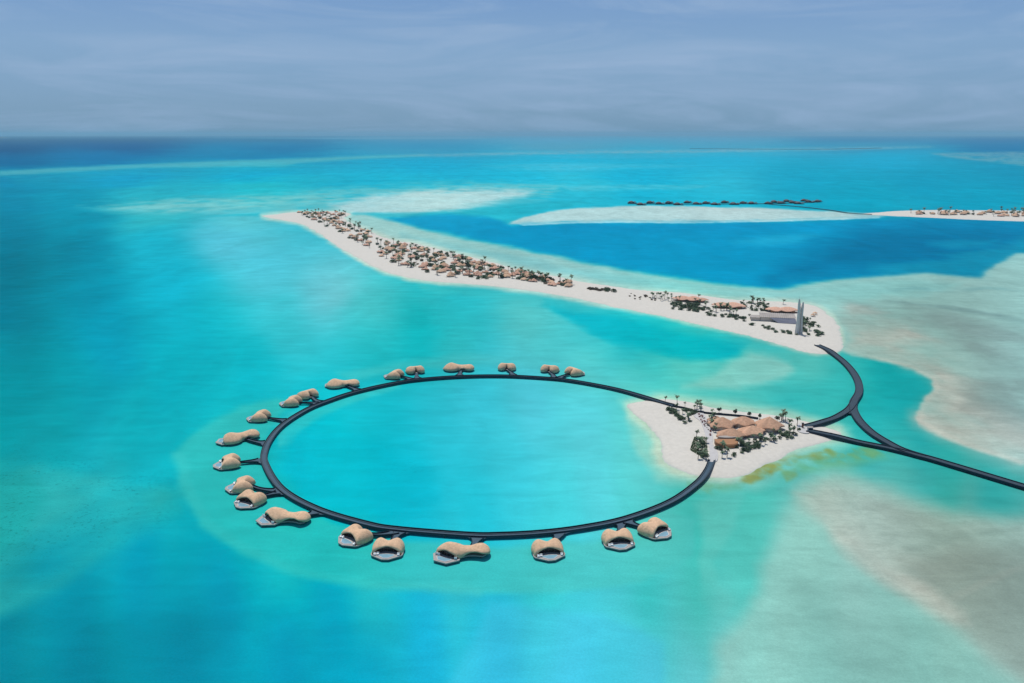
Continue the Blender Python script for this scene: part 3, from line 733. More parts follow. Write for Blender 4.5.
# ------------------------------------------------------------------ overwater villas
def shell(outline, rim, spine, height, bumps, nr=14, power=2.4, q=0.54, thick=0.35):
    """Roof shell: rings shrink from the rim to a spine segment. Returns an MB (two skins and the edge)."""
    a, b = Vector(spine[0]), Vector(spine[1])
    n = len(outline)
    def surf(dz, shrink):
        vs = []
        for k in range(nr + 1):
            rho = 1 - k / nr
            for i, p in enumerate(outline):
                p2 = Vector((p[0], p[1]))
                e_ = b - a
                t = max(0, min(1, (p2 - a).dot(e_) / max(e_.length_squared, 1e-9)))
                c = a + e_ * t
                r_ = rho * shrink
                q2 = c + (p2 - c) * r_
                h = height
                for bx, by, br, bh in bumps:
                    h += bh * math.exp(-((q2.x - bx) ** 2 + (q2.y - by) ** 2) / (br * br))
                z = rim[i] + (h - rim[i]) * (1 - rho ** power) ** q
                vs.append((q2.x, q2.y, z - dz))
        return vs
    mb = MB()
    top, bot = surf(0, 1.0), surf(thick, 0.975)
    m = len(top)
    fs = []
    for k in range(nr):
        for i in range(n):
            j = (i + 1) % n
            fs.append((k * n + i, k * n + j, (k + 1) * n + j, (k + 1) * n + i))
            fs.append((m + k * n + j, m + k * n + i, m + (k + 1) * n + i, m + (k + 1) * n + j))
    for i in range(n):
        j = (i + 1) % n
        fs.append((i, m + i, m + j, j))
    mb.add(top + bot, fs)
    return mb

def closed_outline(ctrl, n=6):
    """ctrl: (x, y, rim z) list -> smooth outline and rim heights."""
    pts = catmull(ctrl, n, True)
    return [(p.x, p.y) for p in pts], [max(p.z, 0.05) for p in pts]

DZ = 1.8       # deck level over the water
def villa_parts(root, kind, mir):
    sx = -1 if mir else 1
    if kind == 'single':
        ctrl = [(0, -3.9, 2.5), (1.9, -7.6, 1.1), (5.6, -9.8, .3), (8.9, -7.4, .2), (10.2, -2.6, .15), (9.6, 2.0, .15), (9.0, 4.8, .5), (5.6, 4.0, 3.0), (0, 2.8, 4.3), (-5.6, 4.0, 3.0), (-9.0, 4.8, .5), (-9.6, 2.0, .15), (-10.2, -2.6, .15), (-8.9, -7.4, .2), (-5.6, -9.8, .3), (-1.9, -7.6, 1.1)]
        spine = ((-4.8, -2.4), (4.8, -2.4)); H = 5.4
        bumps = [(-5.2, -4.2, 4.2, 1.3), (5.2, -4.2, 4.2, 1.3), (0, -6.6, 2.4, -2.6)]
        deck = [(-9.7, -2.5), (-8.4, -7.0), (-5.4, -9.0), (-1.6, -7.0), (1.6, -7.0), (5.4, -9.0), (8.4, -7.0), (9.7, -2.5), (10.0, 4.4), (9.2, 6.4), (2.2, 11.2), (-2.2, 11.2), (-9.2, 6.4), (-10.0, 4.4)]
        pool = [(-4.2, 5.0), (0, 4.6), (4.2, 5.0), (4.8, 6.4), (1.6, 9.4), (-1.6, 9.4), (-4.8, 6.4)]
        glass = ([(-8.0, 2.6), (-5.0, 1.6), (0, 1.0), (5.0, 1.6), (8.0, 2.6)], 4.0)
        curtains = [(-7.4, 6.0), (7.2, 6.0), (5.4, 5.6)]
        piles = [(-7, -5), (7, -5), (-8.5, 4), (8.5, 4), (0, -5), (-2, 9.5), (2, 9.5), (0, 4)]
        gh = 3.5
    else:
        th0 = math.radians(kind)                 # direction the big lobe opens in, from the axis to the small lobe
        C = Vector((-7.0, 0.0))
        def lobe(a, r, dx=0.0):
            return (C.x + r * math.cos(a), C.y + r * math.sin(a))
        def fr(t, r):
            return lobe(th0 + math.radians(t), r)
        ctrl = []
        for a in range(44, 325, 14):
            d = abs((math.radians(a) - th0 + math.pi) % (2 * math.pi) - math.pi)
            k = max(0.0, math.cos(min(d / math.radians(70), 1.0) * math.pi / 2))
            rad = 8.3 - 3.4 * k
            x, y = lobe(math.radians(a), rad)
            ctrl.append((x, y, .25 + 4.0 * k ** .8))
        ctrl += [(2.2, -5.2, 1.3), (4.8, -5.0, 1.7), (8.0, -7.2, .8), (11.8, -7.2, .4), (14.9, -3.2, .4), (14.8, 2.0, 1.0), (11.6, 4.9, 2.4), (7.2, 3.9, 2.8), (3.0, 3.9, 2.0)]
        spine = ((-7.8, 0), (10.2, -1.4)); H = 4.0
        bumps = [(-7.6, 0, 5.4, 2.4), (10.2, -1.6, 3.8, .9), (3.0, -5.0, 3.0, -.8)]
        deck = [fr(-62, 9.6)] + [fr(-20, 11.6), fr(20, 11.6), fr(62, 9.6)]
        a = math.degrees(th0) + 76
        while a < 322:
            deck.append(lobe(math.radians(a), 7.6)); a += 20
        deck += [(3.6, -3.6), (8.0, -5.6), (11.2, -5.2), (13.0, -2.2), (12.8, 1.4), (10.8, 3.2), (6.6, 2.2), (2.6, 2.6)]
        a = 38
        while a < math.degrees(th0) - 70:
            deck.append(lobe(math.radians(a), 7.6)); a += 20
        pool = [fr(-34, 6.8), fr(-33, 8.0), fr(-13, 9.8), fr(13, 9.8), fr(33, 8.0), fr(34, 6.8), fr(18, 6.1), fr(0, 5.9), fr(-18, 6.1)]
        glass = ([fr(-84, 6.4), fr(-58, 4.6), fr(-28, 3.6), fr(0, 3.4), fr(28, 3.6), fr(58, 4.6), fr(84, 6.4)], 3.2)
        gh = 3.2
        curtains = [fr(-54, 7.6), fr(54, 7.6), fr(44, 6.6)]
        piles = [fr(-18, 10.2), fr(18, 10.2), fr(-70, 7), fr(70, 7), fr(150, 6), fr(-150, 6), (-7, 0), (2, 0), (8, -4), (12, -2), (10, 2)]
    sy = 1
    if kind != 'single': sx, sy = 1, sx
    f = lambda P: [(p[0] * sx, p[1] * sy) for p in P]
    ctrl = [(c[0] * sx, c[1] * sy, c[2]) for c in ctrl]
    if mir: ctrl = ctrl[::-1]
    o, rim = closed_outline(ctrl)
    mb = shell(o, [z + DZ for z in rim], f(spine), H + DZ, [(x * sx, y * sy, r, h) for x, y, r, h in bumps])
    roof = mb.build('roof', M['shingle'], root, True)
    dk = f(deck)
    if mir: dk = dk[::-1]
    mb = MB(); mb.prism(dk, DZ - .7, DZ); d_o = mb.build('deck', M['villa_deck'], root)
    pl = f(pool)
    if mir: pl = pl[::-1]
    mb = MB(); mb.prism(pl, DZ + .05, DZ + .16); p_o = mb.build('pool', M['pool'], root)
    mb = MB()
    cen = (sum(p[0] for p in pl) / len(pl), sum(p[1] for p in pl) / len(pl))
    line = [Vector((cen[0] + (p[0] - cen[0]) * 1.05, cen[1] + (p[1] - cen[1]) * 1.07, DZ)) for p in pl + pl[:1]]
    ribbon(mb, line, -.2, .2, .02, .22); mb.build('pool_edge', M['concrete'], p_o)
    gl = catmull([Vector((x * sx, y * sy, DZ)) for x, y in glass[0]], 4)
    ng = len(gl)
    gz = lambda i: gh * (1 - .78 * (2 * i / (ng - 1) - 1) ** 2)
    mb = MB()
    for i in range(ng - 1):
        a, b = gl[i], gl[i + 1]
        t = (b - a).normalized(); nn = Vector((-t.y, t.x, 0)) * .06
        mb.add([a - nn, b - nn, b + nn, a + nn] + [q + Vector((0, 0, h)) for q, h in ((a - nn, gz(i)), (b - nn, gz(i + 1)), (b + nn, gz(i + 1)), (a + nn, gz(i)))],
               [(3, 2, 1, 0), (4, 5, 6, 7), (0, 1, 5, 4), (1, 2, 6, 5), (2, 3, 7, 6), (3, 0, 4, 7)])
    g_o = mb.build('glass_wall', M['glass'], root)
    fc = Vector((sum(p[0] for p in pl) / len(pl), sum(p[1] for p in pl) / len(pl), DZ))
    for t in (.15, .33, .5, .67, .85):
        i = int(t * (ng - 1)); p = gl[i]; q = p + (fc - p).normalized() * .16
        mb = MB(); mb.box((q.x, q.y, DZ + gz(i) * .48), (.16, .16, gz(i) * .94)); mb.build('mullion', M['frame'], g_o)
    for cx, cy in curtains:
        mb = MB()
        mb.box((cx * sx, cy * sy, DZ + .78), (1.5, 1.3, .42)); mb.box((cx * sx, cy * sy - .52, DZ + 1.3), (1.5, .24, .62)); mb.box((cx * sx, cy * sy, DZ + .3), (1.2, 1.0, .54))
        mb.build('daybed', M['white'], root)
    for cx, cy in ((curtains[0]), (curtains[1])):
        k = 1.17
        mb = MB(); mb.box((cx * sx * (1.17 if kind == 'single' else 1), cy * sy - (.4 if kind == 'single' else 0) + (0 if kind == 'single' else .95), DZ + .55), (.5, .5, 1.1)); mb.build('post', M['frame'], root)
    for x, y in piles:
        link('pile', VPILE, root, (x * sx, y * sy, 0))
VPILE = pile_mesh(DZ - .68, 0.4)

proto = {}
def villa(kind, mir, px, rot, label, sc=1.0):
    p = at(px[0], px[1], DZ)
    key = (kind, mir)
    if key not in proto:
        root = thing('overwater_villa', label, 'villa', (p.x, p.y, 0), rot, 'shell roofed villas around the ring jetty', sc)
        villa_parts(root, kind, mir)
        proto[key] = root
    else:
        root = copy_tree(proto[key])
        root.location = (p.x, p.y, 0); root.rotation_euler = (0, 0, rot); root.scale = (sc, sc, sc)
        root['label'] = label
    return root

# px of each villa, kind, mirror, extra turn (deg, + = anticlockwise from above), ring px its spur leaves from, label
VILLAS = [
 ((228,464),'single',False, 0,(266,460),'tan shell villa farthest left of all, alone on a straight spur'),
 ((240,438.5),135,False,45,(269,443),'long two humped tan villa just above the one villa that is farthest left'),
 ((259,418),'single',False, 10,(285,421),'single tan villa on its own spur between a two humped villa and a pair'),
 ((291,403),'single',False, 22,(318,403.5),'tan villa in front of its twin on the forked spur at the upper left'),
 ((307,395.5),'single',False, -8,(320,402.5),'tan villa half hidden behind its twin on the forked spur at the upper left'),
 ((343,385),118,False,16,(358,390.5),'long two humped tan villa between two pairs at the upper left'),
 ((394,376),'single',False, 44,(413,379.5),'pointed tan villa left in the far pair, joined by a thin side walkway'),
 ((415,371),'single',False, -4,(418,379),'tan villa right in the far pair, just before the wide two humped villa'),
 ((459,369),105,False,2,(461,377),'wide two humped tan villa at the top of the ring'),
 ((507,368),'single',False, 0,(511,376.5),'small tan villa alone at the top of the ring, right of the wide one'),
 ((550,370),'single',False, 0,(553,379),'tan villa left in the pair where the ring starts back to the small island'),
 ((575,373),'single',False, -32,(558,379.5),'tan villa nearest the small island on the far side of the ring'),
 ((241,487),'single',False, -24,(281,490),'tan villa behind its twin on the forked spur at the lower left'),
 ((250,501.5),'single',False, 22,(284,492),'tan villa with pool deck in front of its twin on the lower left forked spur'),
 ((286,519),126,True,-14,(319,510),'long two humped tan villa with a pool at its left end, lower left'),
 ((355,538),'single',False, -22,(397,529.5),'tan villa turned to the left beside another on the front forked spur'),
 ((388,550.5),'single',False, 14,(401,530),'heart shaped tan villa facing the camera on the front forked spur'),
 ((463,553.5),118,True,0,(478,534.5),'long two humped tan villa with pool, nearest to the bottom of the ring'),
 ((548,551.5),'single',False, -2,(556,531.5),'heart shaped tan villa alone on a short spur right of the long front villa'),
 ((618,541),'single',False, -16,(618,522),'heart shaped tan villa facing the camera in the right front pair'),
 ((655,531),'single',False, 14,(624,521),'tan villa turned to the right, last before the small island on the near side'),
]
for (px, kind, mir, turn, rpx, label) in VILLAS:
    p = at(px[0], px[1], DZ)
    out = p - RC
    rot = math.atan2(-out.x, out.y) + math.radians(turn)        # local +Y looks away from the pool
    if kind != 'single': rot = math.radians(turn)                # long villas: direction of the small lobe
    root = villa(kind, mir, px, rot, label, 0.97 if kind == 'single' else 1.08)
    back = Vector((0.3, -7.4, 0)) if kind == 'single' else Vector((3.2, 3.0 if mir else -4.0, 0))
    ca, sa = math.cos(rot), math.sin(rot)
    door = Vector((p.x + back.x * ca - back.y * sa, p.y + back.x * sa + back.y * ca, RING_Z))
    r0 = at(rpx[0], rpx[1], RING_Z)
    i = nearest_ring(r0); r0 = RING[i].copy()
    dirn = (r0 - RC).normalized()
    a0 = r0 + dirn * 1.5
    mid = r0 + dirn * 7.0 + (door - r0) * 0.18
    door.z = DZ
    spur(ring, [a0, mid * 0.6 + a0 * 0.4, mid.lerp(door, 0.4), door], 8.0, 1.3, 4.6)

# ------------------------------------------------------------------ road bridges on the right
def bridge_branch(root, pxs, w, z, lift):
    line = catmull([at(u, v, z) for u, v in pxs], 10)
    for p in line:
        d = max(sdist(np.array([p.x]), np.array([p.y]), g)[0] for g in (hub_poly, cres_poly))
        t = min(1.0, max(0.0, (d + 22.0) / 24.0))
        p.z = z + lift + 0.75 * t * t * (3 - 2 * t)
    mb = MB(); ribbon(mb, line, -w + .5, w - .5, -0.8, 0.0); mb.build('deck', M['deck'], root)
    for s in (-1, 1):
        mb = MB(); ribbon(mb, line, s * (w - .5), s * w, -1.1, 0.75); mb.build('parapet', M['rail'], root)
    acc = 0
    for i in range(1, len(line)):
        acc += (line[i] - line[i - 1]).length
        if acc > 30:
            acc = 0
            for s in (-w * .6, w * .6):
                q = offset_line([line[i - 1], line[i]], s)[1]
                link('pile', PILE, root, (q.x, q.y, -0.2))
bridge = thing('road_bridge', 'dark forked low bridge linking the small island, the crescent island and the right edge', 'bridge')
bridge_branch(bridge, [(817,345.5),(830,351.5),(843,361),(853,372),(858.5,383),(858.5,393),(853,404),(857,417),(870,431),(888,442.5),(906,451),(940,461),(980,473),(1030,488),(1110,511),(1250,551),(1450,608)], 3.6, 2.1, 0.0)
bridge_branch(bridge, [(806,427),(822,422.5),(836,417),(847,410.5),(852,405),(856,397)], 3.3, 2.1, -0.03)
bridge_branch(bridge, [(807,431),(830,435.5),(860,442),(885,447),(904,451.5),(925,457)], 3.3, 2.1, -0.06)
mb = MB()
mb.prism([tuple(at(u, v, 2.0)[:2]) for u, v in ((843,413),(851,413.5),(857,417),(855.5,408),(853,403.5),(849,406.5))], 1.3, 2.05)
mb.build('junction_slab', M['deck'], bridge)

# ------------------------------------------------------------------ plants: one of each kind, then copies
def palm_meshes(seed, h, lean):
    r = random.Random(seed)
    mb = MB()
    top = Vector((lean[0], lean[1], h))
    pts = [Vector((0, 0, -0.3)), Vector((lean[0] * .15, lean[1] * .15, h * .35)), Vector((lean[0] * .5, lean[1] * .5, h * .7)), top]
    mb.tube(pts, [.34, .24, .2, .17], 7)
    tr = mb.mesh('trunk', M['trunk'], True)
    mb = MB()
    nf = 17
    for k in range(nf):
        a = 2 * math.pi * k / nf + r.uniform(-.2, .2)
        el = r.uniform(-.35, 1.15)
        Lf = r.uniform(2.3, 3.3)
        d = Vector((math.cos(a), math.sin(a), 0)); side = Vector((-d.y, d.x, 0))
        prev = None
        for j in range(5):
            t = j / 4
            ang = el - t * 1.35
            if j == 0: p = top.copy()
            else: p = p + (d * math.cos(ang) + Vector((0, 0, math.sin(ang)))) * (Lf / 4)
            w = (.12, .55, .62, .45, .06)[j]
            a_, b_ = p + side * w - Vector((0, 0, w * .45)), p - side * w - Vector((0, 0, w * .45))
            cur = (a_, p, b_)
            if prev:
                mb.add([prev[0], prev[1], cur[1], cur[0]], [(0, 1, 2, 3)])
                mb.add([prev[1], prev[2], cur[2], cur[1]], [(0, 1, 2, 3)])
            prev = cur
    cr_ = mb.mesh('crown', M['palm'])
    return tr, cr_

def leafy(r, n, rx, ry, rz, cz, size):
    mb = MB()
    lumps = [(r.uniform(-.55, .55) * rx, r.uniform(-.55, .55) * ry, cz + r.uniform(-.35, .45) * rz, r.uniform(.42, .66)) for _ in range(7)]
    for k in range(n):
        lx, ly, lz, lr = lumps[k % len(lumps)]
        th, z = r.uniform(0, 2 * math.pi), r.uniform(-1, 1)
        rr = r.uniform(.55, 1.0) ** .5 * lr
        s_ = math.sqrt(1 - z * z)
        c = Vector((lx + math.cos(th) * s_ * rr * rx, ly + math.sin(th) * s_ * rr * ry, max(.1, lz + z * rr * rz)))
        nrm = Vector((r.uniform(-1, 1), r.uniform(-1, 1), r.uniform(.2, 1))).normalized()
        a_ = nrm.orthogonal().normalized(); b_ = nrm.cross(a_)
        s1, s2 = size * r.uniform(.6, 1.2), size * r.uniform(.35, .7)
        mb.add([c - a_ * s1, c - b_ * s2, c + a_ * s1, c + b_ * s2], [(0, 1, 2, 3)])
    return mb

PALMS = [palm_meshes(11, 7.2, (.5, .2)), palm_meshes(12, 8.6, (-.4, .5)), palm_meshes(13, 6.0, (.2, -.7))]
rr_ = random.Random(5)
def stem_mesh(h, r, name='trunk'):
    mb = MB(); mb.tube([(0, 0, -.2), (.1, 0, h * .5), (.05, .1, h)], [r, r * .75, r * .5], 6)
    mb.tube([(.1, 0, h * .5), (.5, .3, h * .95)], [r * .5, r * .25], 5); mb.tube([(.1, 0, h * .55), (-.45, -.2, h * .95)], [r * .5, r * .25], 5)
    return mb.mesh(name, M['trunk'])
BUSH = [(leafy(rr_, 260, 2.3, 2.1, 1.3, 1.2, .42).mesh('foliage', M['leaf']), stem_mesh(1.2, .12, 'stem')) for _ in range(3)]
DRYB = [(leafy(rr_, 200, 2.0, 1.8, .9, .8, .4).mesh('foliage', M['dry']), stem_mesh(.8, .1, 'stem')) for _ in range(2)]
ROUND = [(leafy(rr_, 520, 1.9, 1.9, 1.9, 3.2, .38).mesh('crown', M['leaf_dark']), stem_mesh(2.6, .2)) for _ in range(2)]
FLOW = [(leafy(rr_, 90, .8, .8, .5, .5, .25).mesh('foliage', M['red']), stem_mesh(.5, .06, 'stem'))]

_first = {}
def plant(name, lib, k, label, cat, group, x, y, z, sc=1.0):
    key = (name, k)
    if key not in _first:
        root = thing(name, label, cat, (x, y, z), rnd.uniform(0, 6.28), group, sc)
        for me in lib[k]:
            link(me.name.split('.')[0], me, root)
        _first[key] = root
    else:
        root = copy_tree(_first[key])
        root.location = (x, y, z); root.rotation_euler = (0, 0, rnd.uniform(0, 6.28)); root.scale = (sc, sc, sc)
        tag(root, label, cat, group)
    return root

def palm(x, y, z, label, group, sc=1.0): return plant('palm_tree', PALMS, rnd.randrange(3), label, 'palm', group, x, y, z, sc)
def bush(x, y, z, label, group, sc=1.0): return plant('shrub', BUSH, rnd.randrange(3), label, 'shrub', group, x, y, z, sc)
def dry(x, y, z, label, group, sc=1.0): return plant('dry_shrub', DRYB, rnd.randrange(2), label, 'shrub', group, x, y, z, sc)

def inside(poly):
    xs = [p[0] for p in poly]; ys = [p[1] for p in poly]
    while True:
        x, y = rnd.uniform(min(xs), max(xs)), rnd.uniform(min(ys), max(ys))
        if sdist(np.array([x]), np.array([y]), poly)[0] > 0:
            return x, y

def wpoly(px, z=2.0): return [tuple(at(u, v, z)[:2]) for u, v in px]

# ------------------------------------------------------------------ small island: paved court, main building, planting
GZ = 2.15
def flat_patch(name, px, mat, z, kind):
    pts = catmull([at(u, v, z) for u, v in px], 5, True)
    mb = MB(); mb.prism([(p.x, p.y) for p in pts], z - .5, z)
    return structure(mb.build(name, mat), kind)
flat_patch('paved_path', [(708.5,461),(716.5,461),(718,453),(713,444),(713,438),(712,430),(708,422),(705,415),(700,410),(693,410),(694,416),(700,421),(704,430),(706,438),(709.5,448),(709,455)][::-1], M['paving'], GZ + .42, 'structure')
flat_patch('paved_court', [(798,424),(806,424),(812,428),(808,433),(798,431)][::-1], M['paving'], GZ + .40, 'structure')

def roof_shell(cx, cy, rx, ry, rot, eave, h, lobes, name, mat, parent, sharp=False):
    n = 44
    ctrl = []
    for k in range(n):
        a = 2 * math.pi * k / n
        w = 2 * math.pi / lobes
        f = (1 + .10 * math.cos(lobes * a + .4)) if not sharp else math.cos(w / 2) / math.cos((a + .3) % w - w / 2) * .35 + .65 + .10 * math.cos(lobes * (a + .3) - math.pi * 0)
        x, y = rx * f * math.cos(a), ry * f * math.sin(a)
        ca, sa = math.cos(rot), math.sin(rot)
        ctrl.append((cx + x * ca - y * sa, cy + x * sa + y * ca, eave + .5 * math.cos(lobes * a + .4 + math.pi)))
    o = [(c[0], c[1]) for c in ctrl]; rim = [c[2] for c in ctrl]
    ex = (max(rx, ry) - min(rx, ry)) * .6
    d = Vector((math.cos(rot), math.sin(rot))) * (ex if rx >= ry else 0)
    mb = shell(o, rim, ((cx - d.x, cy - d.y), (cx + d.x, cy + d.y)), h, [], 10, 1.0 if sharp else 1.2, .92, .3)
    return mb.build(name, mat, parent, True)

hb = at(745, 428, GZ)
main = thing('resort_building', 'large building of overlapping tan shell roofs among palms on the small island', 'building', (0, 0, 0))
HUBROOF = [((722,423),12.6,11.4,.3,2.9,9.4,5),((743.5,420.8),12.0,9.6,-.2,2.7,8.0,5),((731,433),13.0,10.0,.1,2.4,8.0,5),((752,429.5),12.0,10.6,.5,2.5,7.6,5),((769,424.2),12.4,12.4,.2,2.8,11.0,5),((716,418),7.4,6.0,.0,2.4,6.0,4)]
for k, (px, rx, ry, rot, ea, h, lob) in enumerate(HUBROOF):
    p = at(px[0], px[1], GZ + 4)
    o = roof_shell(p.x, p.y, rx, ry, rot, GZ + ea + .03 * k, GZ + h, lob, 'roof', M['hub_shingle'], main, True)
    mb = MB(); mb.prism([(p.x + math.cos(2 * math.pi * i / 14) * rx * .78, p.y + math.sin(2 * math.pi * i / 14) * ry * .78) for i in range(14)], GZ - .6, GZ + ea + .3 + .02 * k)
    mb.build('wall', M['plaster'], main)
p = at(726.5, 443, GZ + 2)
mb = MB()
arc = [(p.x + 9.2 * math.cos(t), p.y + 7.5 * math.sin(t)) for t in np.linspace(math.pi * 1.05, math.pi * 1.95, 14)] + [(p.x + 8.6, p.y + 5), (p.x - 8.6, p.y + 5)]
mb.prism(arc, GZ - .4, GZ + 3.0); mb.build('lounge_wall', M['rust'], main)
mb = MB(); mb.prism([(x, y + .9) for x, y in arc], GZ + 3.02, GZ + 3.3); mb.build('lounge_roof', M['rust'], main)
q = at(727, 437, GZ + 3.5)
mb = MB(); mb.prism([(q.x + 7.2 * math.cos(t), q.y + 2.4 * math.sin(t)) for t in np.linspace(0, 2 * math.pi, 22)[:-1]], GZ + 3.32, GZ + 3.9)
mb.build('skylight', M['greyroof'], main)

# dark boardwalk along the north shore of the small island
bw = thing('boardwalk', 'thin dark boardwalk along the back shore of the small island', 'boardwalk')
line = catmull([at(u, v, GZ + .5) for u, v in ((672,406),(684,408),(697,411.5),(712,413.5),(730,415),(745,416.5),(758,418.5))], 8)
mb = MB(); ribbon(mb, line, -1.2, 1.2, -.5, 0); mb.build('deck', M['rail'], bw)
for s in (-1, 1):
    mb = MB(); ribbon(mb, line, s * 1.12, s * 1.22, .02, .7); mb.build('railing', M['rail'], bw)

# the gatehouse posts where the two bridges come ashore
for k, (u, v, lab) in enumerate(((802.5,428,'dark gate pillar beside the paved court where the bridge comes ashore'),(810,430,'pale low kiosk between the two bridge ends'))):
    p = at(u, v, GZ)
    if k == 0:
        t = thing('gate_pillar', lab, 'pillar', (p.x, p.y, GZ - .2))
        mb = MB(); mb.box((0, 0, 2.2), (1.3, 1.3, 4.4)); mb.build('shaft', M['frame'], t)
        mb = MB(); mb.box((0, 0, 4.58), (1.8, 1.8, .35)); mb.build('cap', M['rail'], t)
    else:
        t = thing('kiosk', lab, 'kiosk', (p.x, p.y, GZ - .2))
        mb = MB(); mb.box((0, 0, 1.3), (4.2, 2.6, 2.6)); mb.build('wall', M['concrete'], t)
        mb = MB(); mb.box((0, 0, 2.75), (5.0, 3.4, .28)); mb.build('roof', M['greyroof'], t)
        mb = MB(); mb.box((0, -1.36, 1.5), (2.6, .1, 1.3)); mb.build('window', M['glass'], t)

def scatter_px(fn, px, n, label, group, z=GZ, s0=.8, s1=1.2):
    P = wpoly(px, z)
    for _ in range(n):
        x, y = inside(P); fn(x, y, z, label, group, rnd.uniform(s0, s1))

LP = 'green palm in the grove beside the tan roofs on the small island'
GP = 'palms around the building on the small island'
LB = 'low green shrub on the sand around the building on the small island'
GB = 'shrubs on the small island'
# named palms
for u, v, s, lab in ((677,405.5,1.05,'lone tall palm on the back beach where the ring meets the small island'),(665,403.5,.75,'small palm on the back beach just left of the lone tall one'),(797,425.5,1.0,'lone palm by the paved court at the bridge end'),(685,407,.6,'short thin palm behind the dark boardwalk')):
    p = at(u, v, GZ); palm(p.x, p.y, GZ, lab, GP, s)
for (u, v, s, lab) in ((719,412.5,1.0,'first round dark tree behind the roofs, nearest the ring'),(735,415,1.12,'largest of the round dark trees in the row behind the roofs'),(749.3,417,1.0,'round dark tree in the middle of the row behind the roofs'),(759.5,419,1.0,'round dark tree tight against the tallest tan roof, on its left'),(777,421.5,1.1,'round dark tree just right of the tallest tan roof')):
    p = at(u, v, GZ); plant('round_tree', ROUND, rnd.randrange(2), lab, 'tree', 'round trees behind the roofs of the small island', p.x, p.y, GZ, s)
scatter_px(palm, [(693,404.5),(704,405),(704,412),(695,414)], 9, 'palm in the dense clump where the boardwalk meets the paved path', GP, s0=.55, s1=.9)
scatter_px(palm, [(707,414),(713,414),(719,432),(714,436),(709,428)], 10, 'palm between the paved path and the leftmost tan roof', GP, s0=.6, s1=.95)
scatter_px(palm, [(695,438),(707,437),(708,460),(697,463)], 11, 'palm in the fan of palms left of the paved path', GP, s0=.7, s1=1.0)
scatter_px(palm, [(720,452),(726,449),(728,458),(721,462)], 5, 'palm right of the paved path near the front beach', GP, s0=.75)
scatter_px(palm, [(736,444),(757,440),(775,433),(797,430),(797,436),(776,442),(750,450),(738,452)], 22, LP, GP, s0=.6, s1=.9)
scatter_px(palm, [(780,418),(787,419),(791,427),(784,428)], 6, 'palm in the clump right of the tallest tan roof', GP, s0=.75)
scatter_px(bush, [(736,444),(757,439),(775,432),(799,430),(798,436),(776,443),(750,451),(730,458)], 50, LB, GB, s0=.7, s1=1.15)
scatter_px(bush, [(716,444),(723,448),(724,452),(717,450)], 5, 'shrub at the foot of the russet lounge wall', GB, s0=.5)
scatter_px(bush, [(668,406),(684,414),(692,424),(695,428),(688,428),(678,418),(664,410)], 20, 'shrub in the line of planting along the inner beach near the ring', GB, s0=.8, s1=1.4)
scatter_px(palm, [(674,408),(688,415),(694,426),(686,424)], 9, 'palm in the line of planting along the inner beach near the ring', GP, s0=.5, s1=.8)
scatter_px(bush, [(682,408),(696,412),(697,418),(690,417)], 12, 'shrub between the boardwalk and the inner line of planting', GB, s0=.6, s1=1.1)
scatter_px(bush, [(696,438),(707,438),(708,459),(700,461)], 8, 'shrub under the fan of palms beside the paved path', GB, s0=.6)
for (u, v, n_, lab) in ((706,421,18,'small reddish plant in the speckled beds along the paved path'),):
    P = wpoly([(697,414),(704,416),(710,426),(714,436),(711,438),(704,426)], GZ)
    for _ in range(n_):
        x, y = inside(P); plant('flowering_plant', FLOW, 0, lab, 'plant', 'reddish plants along the paved path', x, y, GZ + .4, rnd.uniform(.7, 1.2))
    for _ in range(22):
        x, y = inside(P); dry(x, y, GZ + .4, 'small brown plant in the speckled beds along the paved path', 'brown plants along the paved path', rnd.uniform(.25, .5))
# salt grass by the fan of palms
def grass_mass(px, n):
    P = wpoly(px, GZ); mb = MB()
    for _ in range(n):
        x, y = inside(P); a = rnd.uniform(0, 6.28); h = rnd.uniform(.4, .9)
        d = Vector((math.cos(a), math.sin(a), 0)) * rnd.uniform(.25, .5)
        b0 = Vector((x, y, GZ - .1))
        mb.add([b0 - d, b0 + d, b0 + d * .3 + Vector((0, 0, h))], [(0, 1, 2)])
    structure(mb.build('salt_grass', M['grass']), 'stuff')
grass_mass([(694,437),(705,437),(708,452),(703,458),(690,450)], 2600)

# ------------------------------------------------------------------ crescent island: village, resort halls, tower
def house_proto(kind):
    root = thing('beach_house', 'tan roofed beach house in the village', 'house', (0, 0, 0), 0, 'houses of the village on the crescent island')
    spec = {0: [(0, 0, 7.2, 6.4, .1, 7.6), (7.4, 3.2, 4.4, 4.0, .5, 5.8)],
            1: [(0, 0, 6.6, 6.2, -.2, 7.0), (-6.8, -2.0, 4.2, 3.8, .2, 5.4), (5.0, -5.0, 3.6, 3.0, .0, 4.6)],
            2: [(0, 0, 8.0, 6.0, .0, 6.8)]}[kind]
    for k, (x, y, rx, ry, rot, h) in enumerate(spec):
        roof_shell(x, y, rx, ry, rot, 2.5 + .04 * k, h, 4, 'roof', M['thatch'] if kind != 1 else M['shingle_pink'], root)
        mb = MB(); mb.prism([(x + math.cos(2 * math.pi * i / 12) * rx * .8, y + math.sin(2 * math.pi * i / 12) * ry * .8) for i in range(12)], -.4, 2.75)
        w = mb.build('wall', M['plaster'], root)
    mb = MB(); mb.box((0, -6.4, .35), (9, 3.0, .3)); mb.build('terrace', M['villa_deck'], root)
    mb = MB(); mb.box((0, -spec[0][3] * .8 - .02, 1.3), (4.6, .25, 2.2)); mb.build('glazed_door', M['glass'], root)
    return root
HP = [house_proto(k) for k in range(3)]
used_h = [False] * 3
placed = []
